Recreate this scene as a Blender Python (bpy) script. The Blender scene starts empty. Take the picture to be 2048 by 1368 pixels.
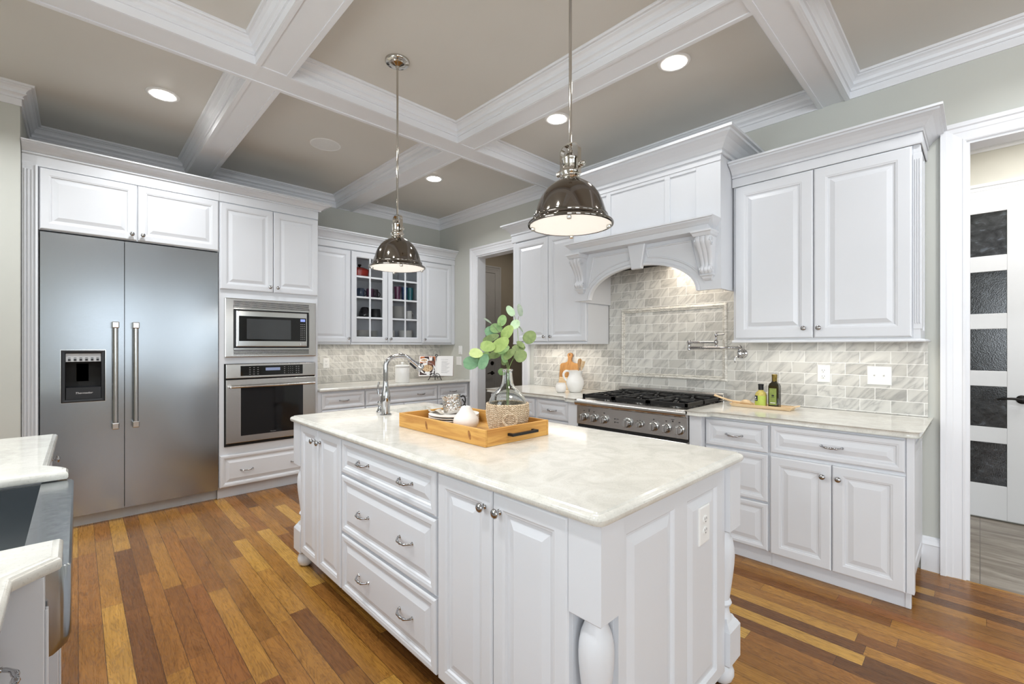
import bpy, bmesh, math, random
from mathutils import Vector, Matrix
random.seed(7)
SC = bpy.context.scene
COL = SC.collection
PI = math.pi

# ------------------------------------------------------------------ camera, world, lights, exposure
cam_d = bpy.data.cameras.new('camera'); cam = bpy.data.objects.new('camera', cam_d); COL.objects.link(cam)
FPX = 902.0
cam_d.sensor_width = 36.0; cam_d.lens = FPX * 36.0 / 2048.0
cam_d.shift_y = 9.0 / 2048.0
cam_d.clip_start = 0.02
CAMZ = 1.315
cam.location = (0, 0, CAMZ)
cam.rotation_euler = (PI/2, 0, math.atan2(936, 902) - PI/2)
SC.camera = cam

SC.view_settings.view_transform = 'Standard'
SC.view_settings.look = 'None'
SC.view_settings.gamma = 1.0
SC.view_settings.use_curve_mapping = False
SC.view_settings.exposure = -0.03

W = bpy.data.worlds.new('world'); SC.world = W; W.use_nodes = True
bg = W.node_tree.nodes['Background']
bg.inputs['Color'].default_value = (0.80, 0.90, 1.0, 1); bg.inputs['Strength'].default_value = 2.2

def area(name, loc, rot, sx, sy, power, color=(1, 1, 1), shape='RECTANGLE', spread=PI, parent=None):
    d = bpy.data.lights.new(name, 'AREA'); d.shape = shape; d.size = sx; d.size_y = sy
    d.energy = power; d.color = color; d.spread = spread
    o = bpy.data.objects.new(name, d); COL.objects.link(o); o.location = loc; o.rotation_euler = rot
    return o
DAY = (0.89, 0.965, 1.03)
# daylight through the breakfast-room windows behind the camera and over the sink; bright left ones are added for light
REAR_WIN = [(-2.9, -1.5), (-0.15, 1.25), (1.6, 3.0)]  # first one is unseen, set far left to add light clear of the fridge
for (x0, x1), p in zip(REAR_WIN, (85, 10, 10)):
    area('window_daylight', ((x0+x1)/2, -4.66, 1.72), (PI/2, 0, 0), x1-x0, 1.75, p, DAY)
area('window_daylight', (-0.93, 1.75, 1.72), (0, -PI/2, 0), 1.1, 1.1, 21, DAY)
area('window_daylight', (-3.06, -1.5, 1.72), (0, -PI/2, 0), 1.75, 2.6, 125, DAY)  # added side window light, unseen, brightening the room from the left
# recessed ceiling cans; those listed after the hood pair are unseen, added for light
CANS = [(.424, 3.903), (2.652, 3.913), (2.628, 2.234), (2.62, 1.295), (.05, 2.25), (.05, 1.25), (2.75, -.35), (-1.0, 3.72)]
CAN_W = [13, 14, 2.5, 2.2, 11.5, 11.5, 12, 23]
for (x, y), p in zip(CANS, CAN_W):
    area('recessed_can_light', (x, y, 3.026), (0, 0, 0), .12, .12, p, (.955, .985, 1.01), 'DISK', math.radians(145))
# under-cabinet strips
WARM = (1.0, 0.91, 0.80)
area('under_cabinet_strip', (2.65, 4.98, 1.325), (0, 0, 0), 1.5, 0.03, 2.3, WARM)
area('under_cabinet_strip', (3.42, 2.95, 1.325), (0, 0, PI/2), 0.8, 0.03, 2.0, WARM)
area('under_cabinet_strip', (3.42, 0.70, 1.325), (0, 0, PI/2), 0.8, 0.03, 1.3, (1.0, .93, .84))
area('hood_lamp', (3.36, 1.62, 2.0), (0, 0, 0), 0.5, 0.35, 4.0, (1.0, 0.88, 0.74))
# halls behind the two openings
area('hall_lamp', (4.35, -0.4, 2.86), (0, 0, 0), 0.6, 0.8, 18, (1.0, 0.98, 0.95))
area('hall_lamp', (4.6, 4.3, 2.9), (0, 0, 0), 0.3, 0.3, 7, (1.0, 0.93, 0.84))

# ------------------------------------------------------------------ materials
def lin(c):
    c /= 255.0
    return c/12.92 if c <= 0.04045 else ((c+0.055)/1.055)**2.4
def rgb(r, g, b): return (lin(r), lin(g), lin(b), 1.0)
class NM:
    def __init__(s, name, color=(.8, .8, .8, 1), rough=.5, metal=0.0, spec=.5):
        s.m = bpy.data.materials.new(name); s.m.use_nodes = True
        s.t = s.m.node_tree; s.n = s.t.nodes; s.l = s.t.links
        s.b = s.n['Principled BSDF']
        s.b.inputs['Base Color'].default_value = color
        s.b.inputs['Roughness'].default_value = rough
        s.b.inputs['Metallic'].default_value = metal
        s.b.inputs['Specular IOR Level'].default_value = spec
    def node(s, typ, **kw):
        nd = s.n.new(typ)
        for k, v in kw.items(): setattr(nd, k, v)
        return nd
    def link(s, a, b): s.l.new(a, b)
    def coord(s, scale=(1, 1, 1), rot=(0, 0, 0), out='Object'):
        tc = s.node('ShaderNodeTexCoord'); mp = s.node('ShaderNodeMapping')
        mp.inputs['Scale'].default_value = scale; mp.inputs['Rotation'].default_value = rot
        s.link(tc.outputs[out], mp.inputs['Vector']); return mp.outputs['Vector']
    def noise(s, vec, scale, detail=3, rough=.5, dist=0.0):
        nd = s.node('ShaderNodeTexNoise'); nd.inputs['Scale'].default_value = scale
        nd.inputs['Detail'].default_value = detail; nd.inputs['Roughness'].default_value = rough
        nd.inputs['Distortion'].default_value = dist
        if vec is not None: s.link(vec, nd.inputs['Vector'])
        return nd.outputs['Fac']
    def math(s, op, a, b=None, c=None):
        nd = s.node('ShaderNodeMath', operation=op)
        for i, v in enumerate((a, b, c)):
            if v is None: continue
            if isinstance(v, (int, float)): nd.inputs[i].default_value = v
            else: s.link(v, nd.inputs[i])
        return nd.outputs[0]
    def ramp(s, fac, stops, interp='LINEAR'):
        nd = s.node('ShaderNodeValToRGB'); cr = nd.color_ramp; cr.interpolation = interp
        while len(cr.elements) < len(stops): cr.elements.new(0.5)
        for e, (p, c) in zip(cr.elements, stops):
            e.position = p; e.color = c if len(c) == 4 else (*c, 1)
        s.link(fac, nd.inputs['Fac']); return nd.outputs['Color']
    def mix(s, fac, a, b, mode='MIX'):
        nd = s.node('ShaderNodeMix', data_type='RGBA', blend_type=mode)
        for k, v in ((0, fac), (6, a), (7, b)):
            if isinstance(v, (int, float)): nd.inputs[k].default_value = v
            elif isinstance(v, tuple): nd.inputs[k].default_value = v
            else: s.link(v, nd.inputs[k])
        return nd.outputs[2]
    def bump(s, h, strength=.2, dist=.01):
        nd = s.node('ShaderNodeBump'); nd.inputs['Strength'].default_value = strength
        nd.inputs['Distance'].default_value = dist
        s.link(h, nd.inputs['Height']); s.link(nd.outputs['Normal'], s.b.inputs['Normal'])
    def color(s, c): s.link(c, s.b.inputs['Base Color'])
    def rough(s, c): s.link(c, s.b.inputs['Roughness'])

def plain(name, color, rough=.5, metal=0, var=.03, scale=8, spec=.5, bumps=0):
    k = NM(name, color, rough, metal, spec)
    f = k.noise(k.coord(), scale, 2)
    d = tuple(max(0, c*(1-var)) for c in color[:3]) + (1,); u = tuple(min(1, c*(1+var)) for c in color[:3]) + (1,)
    k.color(k.ramp(f, [(0.3, d), (0.7, u)]))
    if bumps: k.bump(k.noise(k.coord(), 250, 2), bumps, .001)
    return k.m

M = {}
M['cab'] = plain('white_cabinet_paint', rgb(218, 220, 224), .33, var=.012, scale=3)
M['trim'] = plain('white_trim_paint', rgb(234, 235, 238), .33, var=.012, scale=3)
M['wall'] = plain('sage_grey_wall_paint', rgb(199, 200, 193), .75, var=.012, scale=2, bumps=.05)
M['wall_left'] = M['wall']
M['ceil'] = plain('taupe_ceiling_paint', rgb(216, 213, 206), .55, var=.015, scale=2, bumps=.05)
M['white_plastic'] = plain('white_plastic', rgb(236, 236, 234), .35, var=.01)
M['ceramic'] = plain('white_glazed_ceramic', rgb(238, 236, 232), .12, var=.015, scale=6)
M['bisque'] = plain('white_matte_ceramic', rgb(236, 232, 227), .42, var=.02, scale=12)
M['black_iron'] = plain('black_wrought_iron', rgb(28, 27, 27), .45, .3, var=.2, scale=40)
M['bronze'] = plain('oil_rubbed_bronze', rgb(30, 28, 27), .35, .6, var=.2, scale=30)
M['black_plastic'] = plain('black_plastic', rgb(27, 28, 31), .3, var=.1)
M['black_glass'] = plain('black_glass', rgb(10, 10, 12), .06, var=.1)
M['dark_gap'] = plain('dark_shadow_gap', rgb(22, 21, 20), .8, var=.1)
M['grey_panel'] = plain('light_grey_panel', rgb(196, 198, 200), .4, var=.02)
M['kick'] = plain('painted_toe_kick', rgb(214, 216, 221), .4, var=.015)
M['rubber'] = plain('dark_rubber', rgb(45, 43, 40), .6)
M['door_grey'] = plain('grey_hall_door_paint', rgb(176, 173, 170), .45, var=.02)
M['hall_wall'] = plain('brown_grey_hall_paint', rgb(160, 150, 134), .75, var=.02)
M['hall_beige'] = plain('beige_hall_paint', rgb(206, 204, 194), .75, var=.02)
M['gold'] = plain('gold_bottle_cap', rgb(150, 130, 70), .3, .8)
M['label_green'] = plain('olive_green_label', rgb(128, 142, 66), .5, var=.12, scale=60)
M['label_lime'] = plain('lime_green_label', rgb(180, 196, 84), .5, var=.05, scale=60)
M['label_navy'] = plain('navy_label', rgb(34, 36, 52), .5)
M['ink'] = plain('printed_ink', rgb(150, 150, 150), .6)
M['paper'] = plain('book_paper', rgb(240, 238, 236), .6, var=.01)
M['red_enamel'] = plain('red_enamel', rgb(176, 52, 40), .2, var=.1)
M['stick'] = plain('grey_green_stem', rgb(104, 96, 84), .6, var=.2, scale=60)

def metal(name, color, rough, bump=0, bscale=(1, 1, 1), var=.05):
    k = NM(name, color, rough, 1.0)
    if bump:
        v = k.coord(bscale); f = k.noise(v, 60, 3)
        r = k.ramp(f, [(0.3, (rough*(1-var*3),)*3+(1,)), (0.7, (rough*(1+var*3),)*3+(1,))])
        k.rough(r); k.bump(f, bump, .0006)
    else:
        f = k.noise(k.coord(), 5, 1)
        k.rough(k.ramp(f, [(0.3, (rough*.9,)*3+(1,)), (0.7, (rough*1.1,)*3+(1,))]))
    return k.m
M['steel'] = metal('brushed_stainless_steel', (.385, .41, .43, 1), .2, .05, (1, 1, 30))
M['steel_range'] = metal('brushed_stainless_range', (.56, .55, .535, 1), .24, .12, (1, 1, 30))
M['steel_bright'] = metal('polished_stainless_steel', (.60, .60, .59, 1), .16)
M['chrome'] = metal('polished_chrome', (.46, .46, .47, 1), .07)
M['nickel'] = metal('polished_nickel', (.56, .53, .48, 1), .07)
M['nickel_dark'] = metal('dark_polished_nickel', (.20, .178, .155, 1), .08)
def hammered():
    k = NM('hammered_silver', (.62, .60, .57, 1), .16, 1.0)
    v = k.node('ShaderNodeTexVoronoi'); v.inputs['Scale'].default_value = 90
    k.link(k.coord(), v.inputs['Vector']); k.bump(v.outputs['Distance'], .8, .004)
    return k.m
M['hammered'] = hammered()
def glass(name, color, rough=.02, thin=True):
    k = NM(name, color, rough); k.b.inputs['Transmission Weight'].default_value = 1.0
    k.b.inputs['IOR'].default_value = 1.45 if not thin else 1.12
    f = k.noise(k.coord(), 3, 1); k.rough(k.ramp(f, [(0, (rough, rough, rough, 1)), (1, (rough*1.4,)*3+(1,))]))
    return k.m
M['glass'] = glass('clear_glass', (.97, .98, .97, 1), .01)
M['pane'] = glass('cabinet_glass', (.93, .94, .95, 1), .01)
M['vase_glass'] = glass('vase_glass', (.95, .975, .965, 1), .01, False)
M['olive_glass'] = glass('dark_olive_glass', (.09, .085, .02, 1), .04, False)
M['yellow_glass'] = plain('yellow_dressing_glass', rgb(196, 178, 96), .12, var=.1, scale=60)
for nm, c in (('purple', (120, 52, 92)), ('blue', (52, 80, 130)), ('teal', (44, 124, 132)), ('sky', (120, 160, 176)), ('plum', (96, 60, 84)), ('navy', (66, 84, 108)), ('smoke', (84, 78, 86))):
    M['glaze_'+nm] = plain(nm+'_glaze', rgb(*c), .12, var=.2, scale=40)
M['black_glaze'] = plain('black_glaze', rgb(36, 35, 40), .12, var=.5, scale=70)

def emis(name, color, strength, base=(.9, .9, .9, 1)):
    k = NM(name, base, .4)
    k.b.inputs['Emission Color'].default_value = color; k.b.inputs['Emission Strength'].default_value = strength
    return k.m
M['lamp'] = emis('recessed_lamp_glow', (1, .97, .92, 1), 40)
M['diffuser'] = emis('pendant_diffuser_glow', (1, .94, .84, 1), 0.55)
M['lcd'] = emis('blue_display_glow', (.35, .45, .95, 1), .7, (.1, .12, .3, 1))
M['lcd_dim'] = emis('pale_display_glow', (.42, .5, .72, 1), .35, (.1, .12, .2, 1))

def quartz():
    k = NM('white_quartz', (.8, .79, .75, 1), .11)
    v = k.coord((1, 1, 1))
    a = k.noise(v, 9, 5, .65, 1.2); b = k.noise(k.coord((1, 1.6, 1)), 130, 4, .7)
    c1 = k.ramp(a, [(0.32, rgb(204, 202, 194)), (0.55, rgb(218, 216, 208)), (.7, rgb(223, 222, 216))])
    c2 = k.ramp(b, [(0.32, rgb(206, 206, 202)), (0.44, (1, 1, 1, 1))])
    k.color(k.mix(.55, c1, c2, 'MULTIPLY'))
    return k.m
M['quartz'] = quartz()

def marble_tile(axis, frame=False):
    k = NM('marble_subway_tile_'+axis, (.7, .7, .7, 1), .22)
    tc = k.node('ShaderNodeTexCoord'); sp = k.node('ShaderNodeSeparateXYZ'); k.link(tc.outputs['Object'], sp.inputs[0])
    cb = k.node('ShaderNodeCombineXYZ')
    k.link(sp.outputs['X' if axis == 'x' else 'Y'], cb.inputs[0]); k.link(sp.outputs['Z'], cb.inputs[1])
    br = k.node('ShaderNodeTexBrick'); k.link(cb.outputs[0], br.inputs['Vector'])
    br.inputs['Scale'].default_value = 1.0; br.inputs['Brick Width'].default_value = .152
    br.inputs['Row Height'].default_value = .0755; br.inputs['Mortar Size'].default_value = .0016
    br.inputs['Mortar Smooth'].default_value = .0; br.inputs['Bias'].default_value = 0
    br.inputs['Color1'].default_value = (0, 0, 0, 1); br.inputs['Color2'].default_value = (1, 1, 1, 1); br.inputs['Mortar'].default_value = (.5, .5, .5, 1)
    vm = k.node('ShaderNodeVectorMath', operation='ADD'); 
    sc = k.node('ShaderNodeVectorMath', operation='SCALE'); sc.inputs['Scale'].default_value = 37.0
    k.link(br.outputs['Color'], sc.inputs[0]); k.link(cb.outputs[0], vm.inputs[0]); k.link(sc.outputs[0], vm.inputs[1])
    m0 = k.node('ShaderNodeMapping'); m0.inputs['Rotation'].default_value = (0, 0, .85); k.link(vm.outputs[0], m0.inputs['Vector'])
    mp = k.node('ShaderNodeMapping'); mp.inputs['Scale'].default_value = (6, 22, 5)
    k.link(m0.outputs[0], mp.inputs['Vector'])
    n1 = k.noise(mp.outputs[0], .55, 4, .5, .9)
    vein = k.ramp(k.math('ABSOLUTE', k.math('SUBTRACT', n1, .5)), [(0.0, rgb(194, 193, 191)), (.03, rgb(212, 211, 208)), (.10, rgb(226, 225, 221))])
    n2 = k.noise(mp.outputs[0], .5, 4, .6, .7)
    cloud = k.ramp(n2, [(.30, rgb(210, 210, 209)), (.48, rgb(250, 250, 249))])
    col = k.mix(.38, vein, cloud, 'MULTIPLY')
    tint = k.ramp(br.outputs['Color'], [(0, rgb(222, 221, 218)), (1, rgb(252, 252, 250))])
    col = k.mix(1.0, col, tint, 'MULTIPLY')
    col = k.mix(br.outputs['Fac'], col, rgb(240, 239, 235))
    k.color(col)
    k.rough(k.math('ADD', k.math('MULTIPLY', br.outputs['Fac'], .4), .2))
    k.bump(k.math('SUBTRACT', 1.0, br.outputs['Fac']), .25, .002)
    return k.m
M['tile_x'] = marble_tile('x'); M['tile_y'] = marble_tile('y')
def marble_trim():
    k = NM('white_marble_trim', (.8, .8, .8, 1), .2)
    n = k.noise(k.coord((4, 4, 9), (.4, .3, .5)), 2.5, 6, .6, 1.5)
    k.color(k.ramp(k.math('ABSOLUTE', k.math('SUBTRACT', n, .5)), [(0, rgb(186, 182, 174)), (.05, rgb(220, 217, 209)), (.2, rgb(228, 226, 219))]))
    return k.m
M['marble_trim'] = marble_trim()

def planks():
    k = NM('hardwood_planks', (.3, .15, .06, 1), .26, 0.0, .38)
    tc = k.node('ShaderNodeTexCoord'); sp = k.node('ShaderNodeSeparateXYZ'); k.link(tc.outputs['Object'], sp.inputs[0])
    PW = .083
    u = k.math('DIVIDE', k.math('ADD', sp.outputs['X'], 20.0), PW); row = k.math('FLOOR', u); fu = k.math('FRACT', u)
    wn = k.node('ShaderNodeTexWhiteNoise', noise_dimensions='1D'); k.link(row, wn.inputs['W'])
    ln = k.math('ADD', k.math('MULTIPLY', wn.outputs['Value'], .55), .55)
    wn2 = k.node('ShaderNodeTexWhiteNoise', noise_dimensions='1D'); k.link(k.math('ADD', row, .37), wn2.inputs['W'])
    vv = k.math('DIVIDE', k.math('ADD', k.math('ADD', sp.outputs['Y'], 30.0), k.math('MULTIPLY', wn2.outputs['Value'], 7.0)), ln)
    idx = k.math('FLOOR', vv); fv = k.math('FRACT', vv)
    cb = k.node('ShaderNodeCombineXYZ'); k.link(row, cb.inputs[0]); k.link(idx, cb.inputs[1])
    w3 = k.node('ShaderNodeTexWhiteNoise', noise_dimensions='2D'); k.link(cb.outputs[0], w3.inputs['Vector'])
    base = k.ramp(w3.outputs['Value'], [(0, rgb(106, 70, 36)), (.12, rgb(126, 82, 40)), (.24, rgb(152, 106, 47)), (.36, rgb(136, 89, 44)), (.5, rgb(168, 120, 54)), (.62, rgb(144, 92, 46)), (.74, rgb(174, 126, 58)), (.86, rgb(158, 106, 48)), (.95, rgb(192, 146, 70)), (1, rgb(202, 160, 82))])
    # grain
    cg = k.node('ShaderNodeCombineXYZ')
    k.link(k.math('MULTIPLY', sp.outputs['X'], 17.0), cg.inputs[0]); k.link(k.math('MULTIPLY', sp.outputs['Y'], 2.4), cg.inputs[1])
    k.link(k.math('MULTIPLY', w3.outputs['Value'], 50.0), cg.inputs[2])
    g1 = k.noise(cg.outputs[0], .9, 4, .55, 2.2)
    rings = k.math('FRACT', k.math('MULTIPLY', g1, 9.0))
    ringc = k.ramp(rings, [(0, (.50, .44, .38, 1)), (.3, (1, 1, 1, 1)), (.75, (1.04, 1.04, 1.0, 1)), (1, (.54, .48, .42, 1))])
    cf = k.node('ShaderNodeCombineXYZ')
    k.link(k.math('MULTIPLY', sp.outputs['X'], 190.0), cf.inputs[0]); k.link(k.math('MULTIPLY', sp.outputs['Y'], 5.0), cf.inputs[1])
    g2 = k.noise(cf.outputs[0], 1.0, 3, .6)
    fine = k.ramp(g2, [(.3, (.80, .78, .75, 1)), (.6, (1.03, 1.03, 1.02, 1))])
    big = k.ramp(g1, [(.3, (.80, .78, .75, 1)), (.65, (1.1, 1.09, 1.06, 1))])
    col = k.mix(.74, base, ringc, 'MULTIPLY'); col = k.mix(.8, col, fine, 'MULTIPLY'); col = k.mix(.8, col, big, 'MULTIPLY')
    e1 = k.math('LESS_THAN', k.math('MINIMUM', fu, k.math('SUBTRACT', 1.0, fu)), .014)
    e2 = k.math('LESS_THAN', k.math('MULTIPLY', k.math('MINIMUM', fv, k.math('SUBTRACT', 1.0, fv)), ln), .0009)
    edge = k.math('MAXIMUM', e1, e2)
    col = k.mix(k.math('MULTIPLY', edge, .8), col, rgb(52, 32, 18))
    k.color(col)
    k.rough(k.ramp(g2, [(.2, (.24, .24, .24, 1)), (.8, (.32, .32, .32, 1))]))
    return k.m
M['planks'] = planks()
def hall_tile():
    k = NM('grey_travertine_floor_tile', (.4, .38, .35, 1), .4)
    v = k.coord((1, 1, 1)); br = k.node('ShaderNodeTexBrick'); k.link(v, br.inputs['Vector'])
    br.inputs['Scale'].default_value = 1; br.inputs['Brick Width'].default_value = .6; br.inputs['Row Height'].default_value = .3
    br.inputs['Mortar Size'].default_value = .002
    n = k.noise(k.coord((9, 1.8, 1)), 1.6, 6, .65, .6)
    c = k.ramp(n, [(.3, rgb(116, 106, 96)), (.5, rgb(150, 141, 130)), (.7, rgb(178, 170, 160))])
    k.color(k.mix(br.outputs['Fac'], c, rgb(112, 105, 98)))
    return k.m
M['hall_tile'] = hall_tile()
def wood(name, c0, c1, c2, scale=(3, 40, 40), rough=.5, rot=(0, 0, 0)):
    k = NM(name, c1, rough)
    n = k.noise(k.coord(scale, rot), 1.2, 5, .6, .8)
    k.color(k.ramp(n, [(.3, c0), (.5, c1), (.72, c2)]))
    return k.m
M['tray_wood'] = wood('golden_pine', rgb(176, 118, 52), rgb(208, 156, 80), rgb(220, 174, 98), (14, 2.2, 30))
M['tray_wood_x'] = wood('golden_pine_end', rgb(176, 118, 52), rgb(208, 156, 80), rgb(220, 174, 98), (2.2, 14, 30))
M['knot'] = plain('dark_pine_knot', rgb(150, 98, 46), .55, var=.3, scale=90)
M['board_wood'] = wood('acacia_board', rgb(140, 92, 44), rgb(178, 128, 72), rgb(196, 148, 90), (30, 30, 4))
M['pale_wood'] = wood('pale_maple', rgb(206, 172, 128), rgb(222, 194, 154), rgb(232, 208, 172), (30, 5, 30))
M['spoon_wood'] = wood('spoon_wood', rgb(168, 122, 74), rgb(190, 144, 92), rgb(206, 164, 112), (40, 40, 6))

def leafmat(name, a, b):
    k = NM(name, a, .5)
    n = k.noise(k.coord(), 45, 4, .6, .5); k.color(k.ramp(n, [(.3, a), (.7, b)]))
    k.b.inputs['Subsurface Weight'].default_value = 0.0
    return k.m
M['leaf_light'] = leafmat('light_green_leaf', rgb(132, 158, 84), rgb(160, 182, 106))
M['leaf_mid'] = leafmat('mid_green_leaf', rgb(104, 138, 82), rgb(134, 164, 104))
M['leaf_blue'] = leafmat('blue_green_leaf', rgb(92, 134, 98), rgb(120, 158, 120))
M['leaf_olive'] = leafmat('olive_green_leaf', rgb(96, 116, 66), rgb(126, 144, 88))
M['leaf_pale'] = leafmat('pale_yellow_leaf', rgb(170, 190, 116), rgb(190, 204, 138))
M['leaf_grey'] = leafmat('grey_green_leaf', rgb(116, 132, 116), rgb(140, 154, 136))
M['leaf_mint'] = leafmat('mint_leaf', rgb(150, 178, 142), rgb(174, 198, 164))
M['stem_green'] = plain('green_stem', rgb(122, 148, 84), .5, var=.2, scale=60)
def seagrass():
    k = NM('woven_seagrass', (.5, .4, .3, 1), .8)
    v = k.coord((1, 1, 1)); n = k.noise(v, 120, 4, .6)
    c = k.ramp(n, [(.3, rgb(150, 128, 100)), (.5, rgb(196, 176, 148)), (.7, rgb(226, 212, 190))]); k.color(c)
    k.bump(n, .6, .003); return k.m
M['seagrass'] = seagrass()
def rain_glass():
    k = NM('dark_rain_glass', rgb(38, 40, 42), .16)
    n = k.noise(k.coord((1, 6, 8)), 2.2, 4, .6, 1.0)
    k.color(k.ramp(n, [(.35, rgb(30, 31, 33)), (.6, rgb(58, 60, 62)), (.72, rgb(92, 98, 106))]))
    v = k.node('ShaderNodeTexVoronoi'); v.inputs['Scale'].default_value = 140; k.link(k.coord(), v.inputs['Vector'])
    k.bump(v.outputs['Distance'], .12, .002); return k.m
M['rain_glass'] = rain_glass()
def dish_photo():
    k = NM('printed_food', (.5, .3, .2, 1), .5)
    n = k.noise(k.coord(), 70, 4, .6)
    k.color(k.ramp(n, [(.3, rgb(122, 84, 60)), (.5, rgb(196, 160, 116)), (.7, rgb(236, 222, 190))])); return k.m
M['food'] = dish_photo()
M['photo_brown'] = plain('printed_brown', rgb(110, 62, 44), .5, var=.5, scale=25)
M['photo_orange'] = plain('printed_orange', rgb(190, 110, 60), .5, var=.4, scale=30)
M['photo_dark'] = plain('printed_dark', rgb(58, 36, 34), .5, var=.4, scale=30)
def napkin():
    k = NM('striped_linen', (.8, .78, .72, 1), .8)
    w = k.node('ShaderNodeTexWave'); w.inputs['Scale'].default_value = 60; w.inputs['Distortion'].default_value = 1.5
    k.link(k.coord(), w.inputs['Vector'])
    k.color(k.ramp(w.outputs['Fac'], [(.3, rgb(140, 134, 126)), (.45, rgb(226, 220, 208))])); return k.m
M['napkin'] = napkin()

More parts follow.
